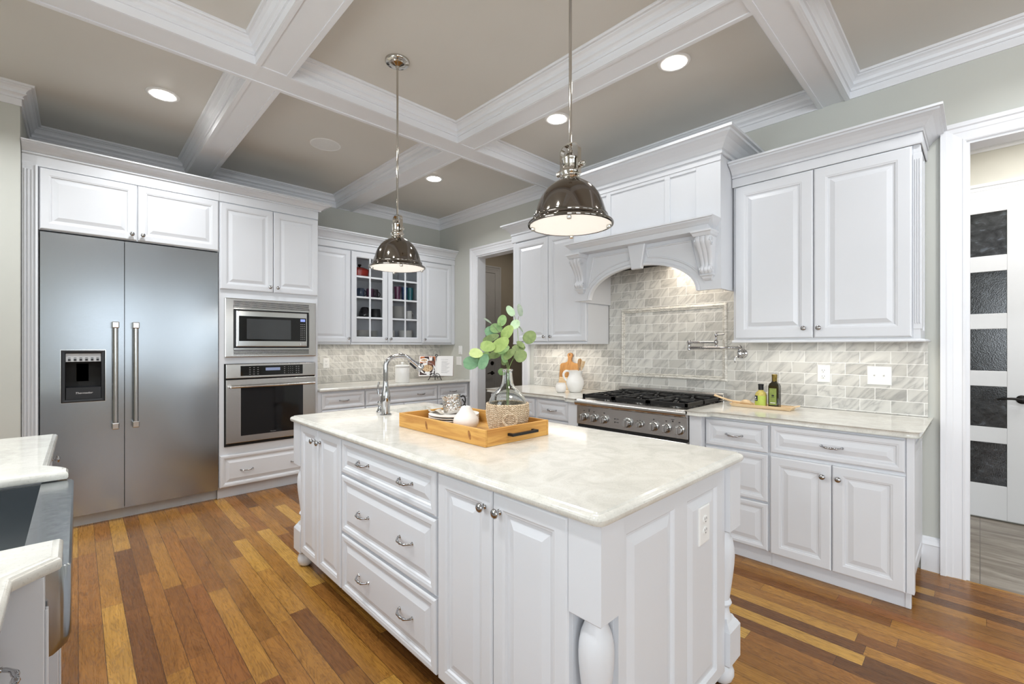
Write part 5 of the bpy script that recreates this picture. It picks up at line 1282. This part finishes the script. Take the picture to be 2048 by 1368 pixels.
for i in range(15):
    z = .205-.012*i; a0, a1 = (.06, .15) if i == 0 else (.07, .17 - (i % 4)*.012)
    if i == 1: continue
    P = strip(a0, a1, z, z+.0022, 5)
    mb.loft([[FBK(a, pd(a)-.0005, zz) for a, zz in P], [FBK(a, pd(a)+.0004, zz) for a, zz in P]])
build('printed_text', mb, M['ink'], pr)

# ------------------------------------------------------------------ counter left of the range: boards, pitcher, spoons
t = thing('cutting_board', 'acacia paddle cutting board leaning on the tile left of the range', 'cutting board', (3.55, 2.866, CZ))
lean = lambda z: 3.548+.044*z/.36
FBd = lambda a, d, z: (lean(z)-d, a, CZ+.001+z)
yc = 2.866; hw = .117
pts = [(-hw, .006), (-hw+.006, 0), (hw-.006, 0), (hw, .006), (hw, .225), (hw-.008, .240), (hw-.03, .248), (.050, .252), (.028, .264), (.021, .285), (.024, .305), (.031, .318), (.033, .332), (.024, .346), (0, .352)]
pts += [(-a, z) for a, z in pts[4:-1][::-1]]
bd_ = build('board', MB().loft([[FBd(yc+a, 0, z) for a, z in pts], [FBd(yc+a, .018, z) for a, z in pts]]), M['board_wood'], t, bevel=.003)
build('hang_hole', MB().lathe([(.006, .017), (.006, .0186), (0, .0186)], F=lambda p, q, h: FBd(yc+p, h, .331+q), seg=14), M['dark_gap'], bd_)
lean2 = lambda z: 3.415+.03*z/.1
FB2 = lambda a, d, z: (lean2(z)-d, a, CZ+.001+z)
single('cutting_board', MB().loft([[FB2(2.600, 0, 0), FB2(2.885, 0, 0), FB2(2.885, 0, .115), FB2(2.600, 0, .105)], [FB2(2.600, .02, 0), FB2(2.885, .02, 0), FB2(2.885, .02, .115), FB2(2.600, .02, .105)]]), M['pale_wood'], 'small pale wooden board standing behind the white pitcher', 'cutting board', (3.41, 2.74, CZ), bevel=.004)
px_, py_ = 3.285, 2.575
t = thing('pitcher', 'white ceramic pitcher holding wooden spoons beside the range', 'pitcher', (px_, py_, CZ))
build('body', MB().lathe([(0, .0), (.052, .0), (.056, .006), (.072, .040), (.082, .078), (.080, .105), (.068, .132), (.058, .152), (.056, .170), (.060, .192), (.062, .197), (.058, .197), (.052, .170), (.062, .130), (.074, .10), (.066, .04), (.046, .012), (0, .010)], (px_, py_, CZ+.0005), 36), M['ceramic'], t, smooth=60)
build('handle', MB().tube([Vector((px_, py_, CZ))-ra*a+Vector((0, 0, z)) for a, z in ((.055, .190), (.085, .192), (.104, .172), (.106, .145), (.092, .118), (.076, .102))], [.008, .010, .0105, .010, .009, .009], 12, sx=.7), M['ceramic'], t, smooth=60)
build('spout', MB().loft([[(px_+ra.x*a+fa.x*b, py_+ra.y*a+fa.y*b, CZ+z) for a, b, z in R] for R in ([(.052, -.03, .155), (.052, .03, .155), (.057, .03, .197), (.057, -.03, .197)], [(.066, -.012, .182), (.066, .012, .182), (.074, .014, .199), (.074, -.014, .199)])]), M['ceramic'], t, bevel=.003)
c0 = Vector((px_, py_, 0))-ra*.134+fa*.030
t = thing('creamer', 'small cream white pot tucked in front of the boards left of the pitcher', 'pot', (c0.x, c0.y, CZ))
build('body', MB().lathe([(0, 0), (.034, 0), (.044, .012), (.050, .04), (.046, .066), (.040, .078), (.042, .084), (.038, .084), (.040, .066), (.044, .04), (.036, .01), (0, .008)], (c0.x, c0.y, CZ+.0005), 28), M['bisque'], t, smooth=60)
def spoon(label, a, lean_, top, w, mt, flat):
    b = Vector((px_, py_, CZ+.03))+ra*(a*.3); e = Vector((px_, py_, CZ+top))+ra*(a+lean_)+fa*.01
    t = thing('wooden_spoon', label, 'spoon', tuple(b))
    d = (e-b).normalized(); q = ra-d*ra.dot(d); q.normalize(); n_ = d.cross(q)
    build('handle', MB().tube([b, b+(e-b)*.72], .0055, 8), M[mt], t, smooth=60)
    L = []
    for s_, k in ((.66, .25), (.74, .55), (.82, .95), (.92, 1.0), (.98, .8 if not flat else 1.0), (1.0, .35 if not flat else .98)):
        m = b+(e-b)*s_; L.append([m+q*w*k*math.cos(2*PI*i/12)+n_*.006*math.sin(2*PI*i/12) for i in range(12)])
    build('head', MB().loft(L), M[mt], t, smooth=50)
spoon('dark wooden spoon standing upright in the white pitcher', .030, .014, .305, .019, 'spoon_wood', False)
spoon('pale flat wooden spatula leaning right in the white pitcher', .034, .040, .283, .019, 'pale_wood', True)

# ------------------------------------------------------------------ counter right of the range: oil tray
t = thing('wooden_tray', 'narrow pale wooden tray holding two bottles right of the range', 'tray', (3.34, 1.02, CZ))
tx0, tx1, ty0, ty1 = 3.275, 3.405, .835, 1.215
sq = lambda e, z: [(tx0+e, ty0+e, CZ+z), (tx1-e, ty0+e, CZ+z), (tx1-e, ty1-e, CZ+z), (tx0+e, ty1-e, CZ+z)]
tb_ = build('tray', MB().loft([sq(.012, 0.0005), sq(0, .022), sq(.006, .023), sq(.016, .010), sq(.06, .010)]), M['pale_wood'], t)
build('handle', MB().tube([(tx1-.02, ty0+.004, CZ+.022), (tx1-.005, ty0-.016, CZ+.026), (tx1-.04, ty0-.018, CZ+.026), (tx1-.06, ty0+.004, CZ+.022)], .004, 8), M['pale_wood'], tb_, smooth=60)
b0 = CZ+.0108
bx, by = 3.335, 1.030
t = thing('dressing_bottle', 'short yellow dressing bottle with black cap and lime label on the wooden tray', 'bottle', (bx, by, b0))
build('bottle', MB().lathe([(0, .0), (.033, .0), (.036, .004), (.036, .078), (.030, .094), (.018, .104), (.0145, .110), (.0145, .118), (0, .119)], (bx, by, b0), 28), M['yellow_glass'], t, smooth=45)
build('cap', MB().lathe([(.0165, .112), (.0165, .142), (.018, .144), (.018, .150), (.014, .152), (0, .152)], (bx, by, b0), 20), M['black_plastic'], t, smooth=45)
def band(mt, nm, a0, a1, z0, z1, r, parent, cx, cy, zb):
    n = 14; A = [math.radians(a0+(a1-a0)*i/n) for i in range(n+1)]
    # angle 0 faces the room (-X), positive towards +Y
    o = [[(cx-rr*math.cos(a), cy+rr*math.sin(a), zb+z) for a in A] for rr, z in ((r, z0), (r, z1), (r-.0008, z1), (r-.0008, z0))]
    return build(nm, MB().loft(o, ring=True), mt, parent, smooth=40)
lb = band(M['label_lime'], 'label', -65, 85, .004, .074, .0368, t, bx, by, b0)
band(M['label_navy'], 'label_block', 15, 72, .038, .074, .0373, lb, bx, by, b0)
band(M['white_plastic'], 'label_emblem', 34, 50, .054, .066, .0377, lb, bx, by, b0)
band(M['white_plastic'], 'label_print', 24, 60, .045, .048, .0377, lb, bx, by, b0)
bx, by = 3.345, .950
t = thing('olive_oil_bottle', 'tall square dark olive oil bottle with gold cap and green label on the tray', 'bottle', (bx, by, b0))
def rsq(h, c, z): return [(bx+sx_*x, by+sy_*y, b0+z) for sx_, sy_, x, y in ((-1, -1, h, h-c), (-1, -1, h-c, h), (1, -1, h-c, h), (1, -1, h, h-c), (1, 1, h, h-c), (1, 1, h-c, h), (-1, 1, h-c, h), (-1, 1, h, h-c))]
mb = MB().loft([rsq(.029, .006, 0), rsq(.031, .006, .004), rsq(.031, .006, .142), rsq(.027, .008, .156), rsq(.016, .0065, .168), rsq(.0135, .0055, .176), rsq(.0135, .0055, .20)])
build('bottle', mb, M['black_olive'] if 'black_olive' in M else plain('dark_olive_bottle_glass', rgb(40, 36, 16), .06, var=.2), t)
build('cap', MB().lathe([(.0155, .172), (.0155, .198), (.0165, .199), (.0165, .218), (.014, .220), (0, .220)], (bx, by, b0), 20), M['gold'], t, smooth=45)
lb = build('label', MB().box(bx-.0318, bx-.0308, by-.020, by+.023, b0+.018, b0+.128), M['label_green'], t)
build('label_emblem', MB().lathe([(.008, 0), (.008, .0005), (0, .0005)], F=lambda p, q, h: (bx-.0318-h, by+.001+p, b0+.080+q*.7), seg=12).box(bx-.0322, bx-.0318, by-.008, by+.010, b0+.068, b0+.071), M['black_plastic'], lb)
build('label_print', MB().box(bx-.0322, bx-.0318, by-.014, by+.017, b0+.030, b0+.034), M['white_plastic'], lb)
t = thing('wooden_scoop', 'pale wooden scoop resting on the left end of the narrow tray', 'scoop', (3.34, 1.14, b0))
build('handle', MB().tube([(3.335, 1.15, b0+.016), (3.315, 1.22, b0+.024), (3.285, 1.30, b0+.052), (3.278, 1.318, b0+.060)], [.008, .007, .007, .009], 10), M['pale_wood'], t, smooth=60)
L = []
for i in range(9):
    q = i/8; y = 1.165-.085*q; w = .030*math.sin(PI*(.12+.80*q)); h = .034*math.sin(PI*(.15+.78*q))
    L.append([(3.340+w*math.cos(PI*2*k/16)*.95, y, b0+.0045+h*(.5+.5*math.sin(2*PI*k/16))) for k in range(16)])
build('bowl', MB().loft(L), M['pale_wood'], t, smooth=50)

# ------------------------------------------------------------------ sink run on the left (faces +X)
FE_ = FE(-.105); FQ = FE(-.122)
t = thing('base_cabinet', 'white base cabinet with a rope-style pull, at the photo bottom left corner', 'cabinet', (-.4, .85, 0))
build('body', MB().box(-.745, -.122, .45, 1.255, .10, ZB), M['cab'], t); build('toe_kick', MB().box(-.19, -.17, .45, 1.255, 0, .10), M['kick'], t)
d_ = build('drawer', MB().loft(panel_loops(FQ, .47, 1.235, .655, .846, raised(.036))), M['cab'], t)
pull(d_, FQ, 1.135, .752, .018); pull(d_, FQ, .62, .752, .018)
d_ = build('drawer', MB().loft(panel_loops(FQ, .47, 1.235, .11, .645, raised(.05))), M['cab'], t); pull(d_, FQ, .85, .42, .018)
t = thing('base_cabinet', 'white sink base cabinet under the stainless apron sink', 'cabinet', (-.4, 1.72, 0))
mb = MB().box(-.745, -.105, 1.258, 2.292, .10, .655)
for y0, y1 in ((1.258, 1.292), (2.148, 2.292)): mb.box(-.745, -.105, y0, y1, .655, ZB)
build('body', mb, M['cab'], t); build('toe_kick', MB().box(-.19, -.17, 1.258, 2.292, 0, .10), M['kick'], t)
for y0, y1 in ((1.258, 1.296), (2.146, 2.290)):
    mb = MB().box(-.105, -.046, y0, y1, .0, ZB)
    for k in (1, 2): mb.box(-.046, -.041, y0+(y1-y0)*k/3-.003, y0+(y1-y0)*k/3+.003, .1, .80)
    build('pilaster', mb, M['cab'], t, bevel=.002)
FD = FE(-.105)
door(t, FD, 1.302, 1.718, .11, .646, (1.69, .60)); door(t, FD, 1.724, 2.14, .11, .646, (1.752, .60))
t = thing('base_cabinet', 'white base cabinet beyond the apron sink, facing the fridge end', 'cabinet', (-.4, 2.68, 0))
build('body', MB().box(-.745, -.105, 2.295, 3.04, .10, ZB), M['cab'], t); build('toe_kick', MB().box(-.19, -.17, 2.295, 3.04, 0, .10), M['kick'], t)
door(t, FE_, 2.30, 2.662, .11, .85, (2.63, .80)); door(t, FE_, 2.668, 3.03, .11, .85, (2.82, .82))
single('countertop', MB().slab([(-.746, .44), (-.085, .44), (-.085, 1.215), (-.045, 1.255), (-.022, 1.275), (-.022, 1.40), (-.60, 1.40), (-.60, 2.13), (-.022, 2.13), (-.022, 2.19), (-.035, 2.225), (-.072, 2.285), (-.068, 3.075), (-.746, 3.075)], ED), M['quartz'], 'white quartz countertop round the apron sink at the left edge of the photo', 'countertop', (-.4, 1.75, ZB), smooth=30)
t = thing('farmhouse_sink', 'stainless apron-front farmhouse sink at the left edge of the photo', 'sink', (-.32, 1.72, .68))
ax, ay0, ay1 = -.009, 1.299, 2.143; z0, z1 = .690, .8665
mb = MB()
prof_ = [(-.085, z1), (ax-.004, z1), (ax, z1-.004), (ax, z0+.03), (ax-.006, z0+.012), (ax-.02, z0), (-.085, z0)]
def roundy(e): return [(x-(0 if x < -.06 else e*.9), z) for x, z in prof_]
mb.loft([[(x, y, z) for x, z in roundy(e)] for y, e in ((ay0, .018), (ay0+.004, .008), (ay0+.014, .001), (ay0+.02, 0), (ay1-.02, 0), (ay1-.014, .001), (ay1-.004, .008), (ay1, .018))])
build('apron', mb, M['steel'], t, smooth=35)
mb = MB()
mb.sweep(rect(-.585, -.0855, ay0+.085, ay1-.03), [(0, .8662), (0, .66), (-.012, .66), (-.012, .8662)], PLAN, closed=True); mb.box(-.585, -.0855, ay0+.085, ay1-.03, .655, .662)
build('basin', mb, M['steel'], t)
build('drain', MB().lathe([(.045, .6625), (.045, .666), (.02, .666), (0, .664)], (-.33, 1.72, 0), 18), M['chrome'], t, smooth=40)

# ------------------------------------------------------------------ ceiling fixtures
def can(x, y):
    t = thing('recessed_light', 'recessed ceiling light', 'ceiling light', (x, y, ZC), 'recessed ceiling lights')
    build('trim_ring', MB().lathe([(.066, 0), (.066, -.004), (.070, -.007), (.084, -.007), (.094, -.004), (.096, 0)], (x, y, ZC-.0002), 36), M['white_plastic'], t, smooth=40)
    build('lens', MB().lathe([(.0655, -.0005), (.0655, -.006), (.055, -.012), (.035, -.017), (0, -.019)], (x, y, ZC-.0002), 30), M['lamp'], t, smooth=50)
    return t
c0 = can(*CANS[0])
LBL = ['recessed ceiling light in the coffer above the fridge', 'recessed ceiling light in the corner coffer behind the near pendant', 'recessed ceiling light in front of the range hood crown, left one of two', 'recessed ceiling light above the large wall cabinet, nearest the right']
for i, (x, y) in enumerate(CANS):
    o = c0 if i == 0 else dup(c0, (x, y, ZC))
    o['label'] = LBL[i] if i < 4 else 'recessed ceiling light above the room, outside the picture'
t = thing('ceiling_speaker', 'round white flush speaker in the coffer above the oven tower', 'speaker', (1.535, 3.901, ZC))
build('bezel', MB().lathe([(.112, 0), (.112, -.004), (.118, -.006), (.123, -.004), (.124, 0)], (1.535, 3.901, ZC-.0002), 40), M['white_plastic'], t, smooth=40)
build('grille', MB().lathe([(.1118, -.0005), (.1115, -.003), (.06, -.0055), (0, -.006)], (1.535, 3.901, ZC-.0002), 40), plain('white_speaker_grille', rgb(226, 226, 224), .6, var=.05, scale=400), t, smooth=40)

# pendants
def pendant(x, y, label, turn):
    t = thing('pendant_light', label, 'pendant light', (x, y, 1.78), 'pair of polished pendant lights over the island')
    o = (x, y, 0)
    build('canopy', MB().lathe([(.073, ZC-.0005), (.073, ZC-.010), (.068, ZC-.016), (.050, ZC-.018), (.046, ZC-.026), (.030, ZC-.030), (.012, ZC-.036), (.008, ZC-.05)], o, 32), M['nickel'], t, smooth=40)
    build('rod', MB().lathe([(.0063, 2.055), (.0063, ZC-.04)], o, 12), M['nickel'], t, smooth=60)
    build('socket', MB().lathe([(.037, 1.972), (.040, 1.978), (.036, 1.984), (.036, 1.988), (.041, 1.994), (.041, 2.000), (.035, 2.006), (.034, 2.012), (.0315, 2.014), (.0315, 2.046), (.0345, 2.050), (.0345, 2.056), (.026, 2.062), (.018, 2.070), (.012, 2.076), (.012, 2.086), (.007, 2.09)], o, 28), M['nickel'], t, smooth=40)
    w = .046; yk = [(w*-1, 1.990), (-w, 2.03), (-w, 2.078)]
    for k in range(1, 16): a = PI-PI*k/16; yk.append((w*math.cos(a), 2.078+.037*math.sin(a)**.8))
    yk += [(w, 2.078), (w, 2.03), (w, 1.990)]
    L = []
    for i, (yy, z) in enumerate(yk):
        p0, p1 = yk[max(i-1, 0)], yk[min(i+1, len(yk)-1)]
        dy, dz = p1[0]-p0[0], p1[1]-p0[1]; q = math.hypot(dy, dz); ny, nz = dz/q*.0038, -dy/q*.0038
        L.append([(x-.0095, y+yy, z), (x+.0095, y+yy, z), (x+.0095, y+yy+ny, z+nz), (x-.0095, y+yy+ny, z+nz)])
    ykp = build('yoke', MB().loft(L), M['nickel'], t, smooth=40)
    for s in (-1, 1):
        build('thumbscrew', MB().lathe([(.011, 0), (.013, .003), (.013, .008), (.007, .010), (.010, .014), (.010, .020), (0, .022)], F=lambda p, q, h, s=s: (x+p, y+s*(w+h), 2.020-.012*(s > 0)+q), seg=14), M['nickel'], ykp, smooth=45)
    sh = [(.039, 1.973), (.060, 1.960), (.080, 1.947), (.0985, 1.929), (.114, 1.906), (.126, 1.880), (.134, 1.855), (.139, 1.838), (.141, 1.829), (.146, 1.827), (.1478, 1.821), (.146, 1.815), (.153, 1.808), (.161, 1.802), (.1665, 1.800), (.168, 1.795), (.1665, 1.790), (.160, 1.789)]
    inn = [(.158, 1.792), (.150, 1.812), (.135, 1.834), (.126, 1.866), (.108, 1.905), (.076, 1.941), (.04, 1.962), (.03, 1.966)]
    build('shade', MB().lathe(sh+inn+[(.03, 1.973)], o, 48), M['nickel_dark'], t, smooth=40)
    g = build('diffuser', MB().lathe([(.1585, 1.795), (.1585, 1.791), (.12, 1.7855), (.06, 1.783), (0, 1.782)], o, 40), M['diffuser'], t, smooth=50)
    for k in range(4):
        a = k*PI/2+math.radians(turn)
        build('clip', MB().lathe([(.008, 1.7775), (.009, 1.780), (.009, 1.789), (.006, 1.7915)], (x+.148*math.cos(a), y+.148*math.sin(a), -.0), 12), M['nickel'], g, smooth=45)
    d = bpy.data.lights.new('pendant_bulb', 'AREA'); d.shape = 'DISK'; d.size = .24; d.energy = 3.2; d.color = (1, .93, .83)
    l = bpy.data.objects.new('pendant_bulb', d); COL.objects.link(l); l.location = (x, y, 1.776)
    return t
pendant(1.40, 2.456, 'far polished nickel dome pendant hanging in front of the glass-door cabinet', 69)
pendant(1.40, 1.121, 'near polished nickel dome pendant hanging in front of the range hood', 37)
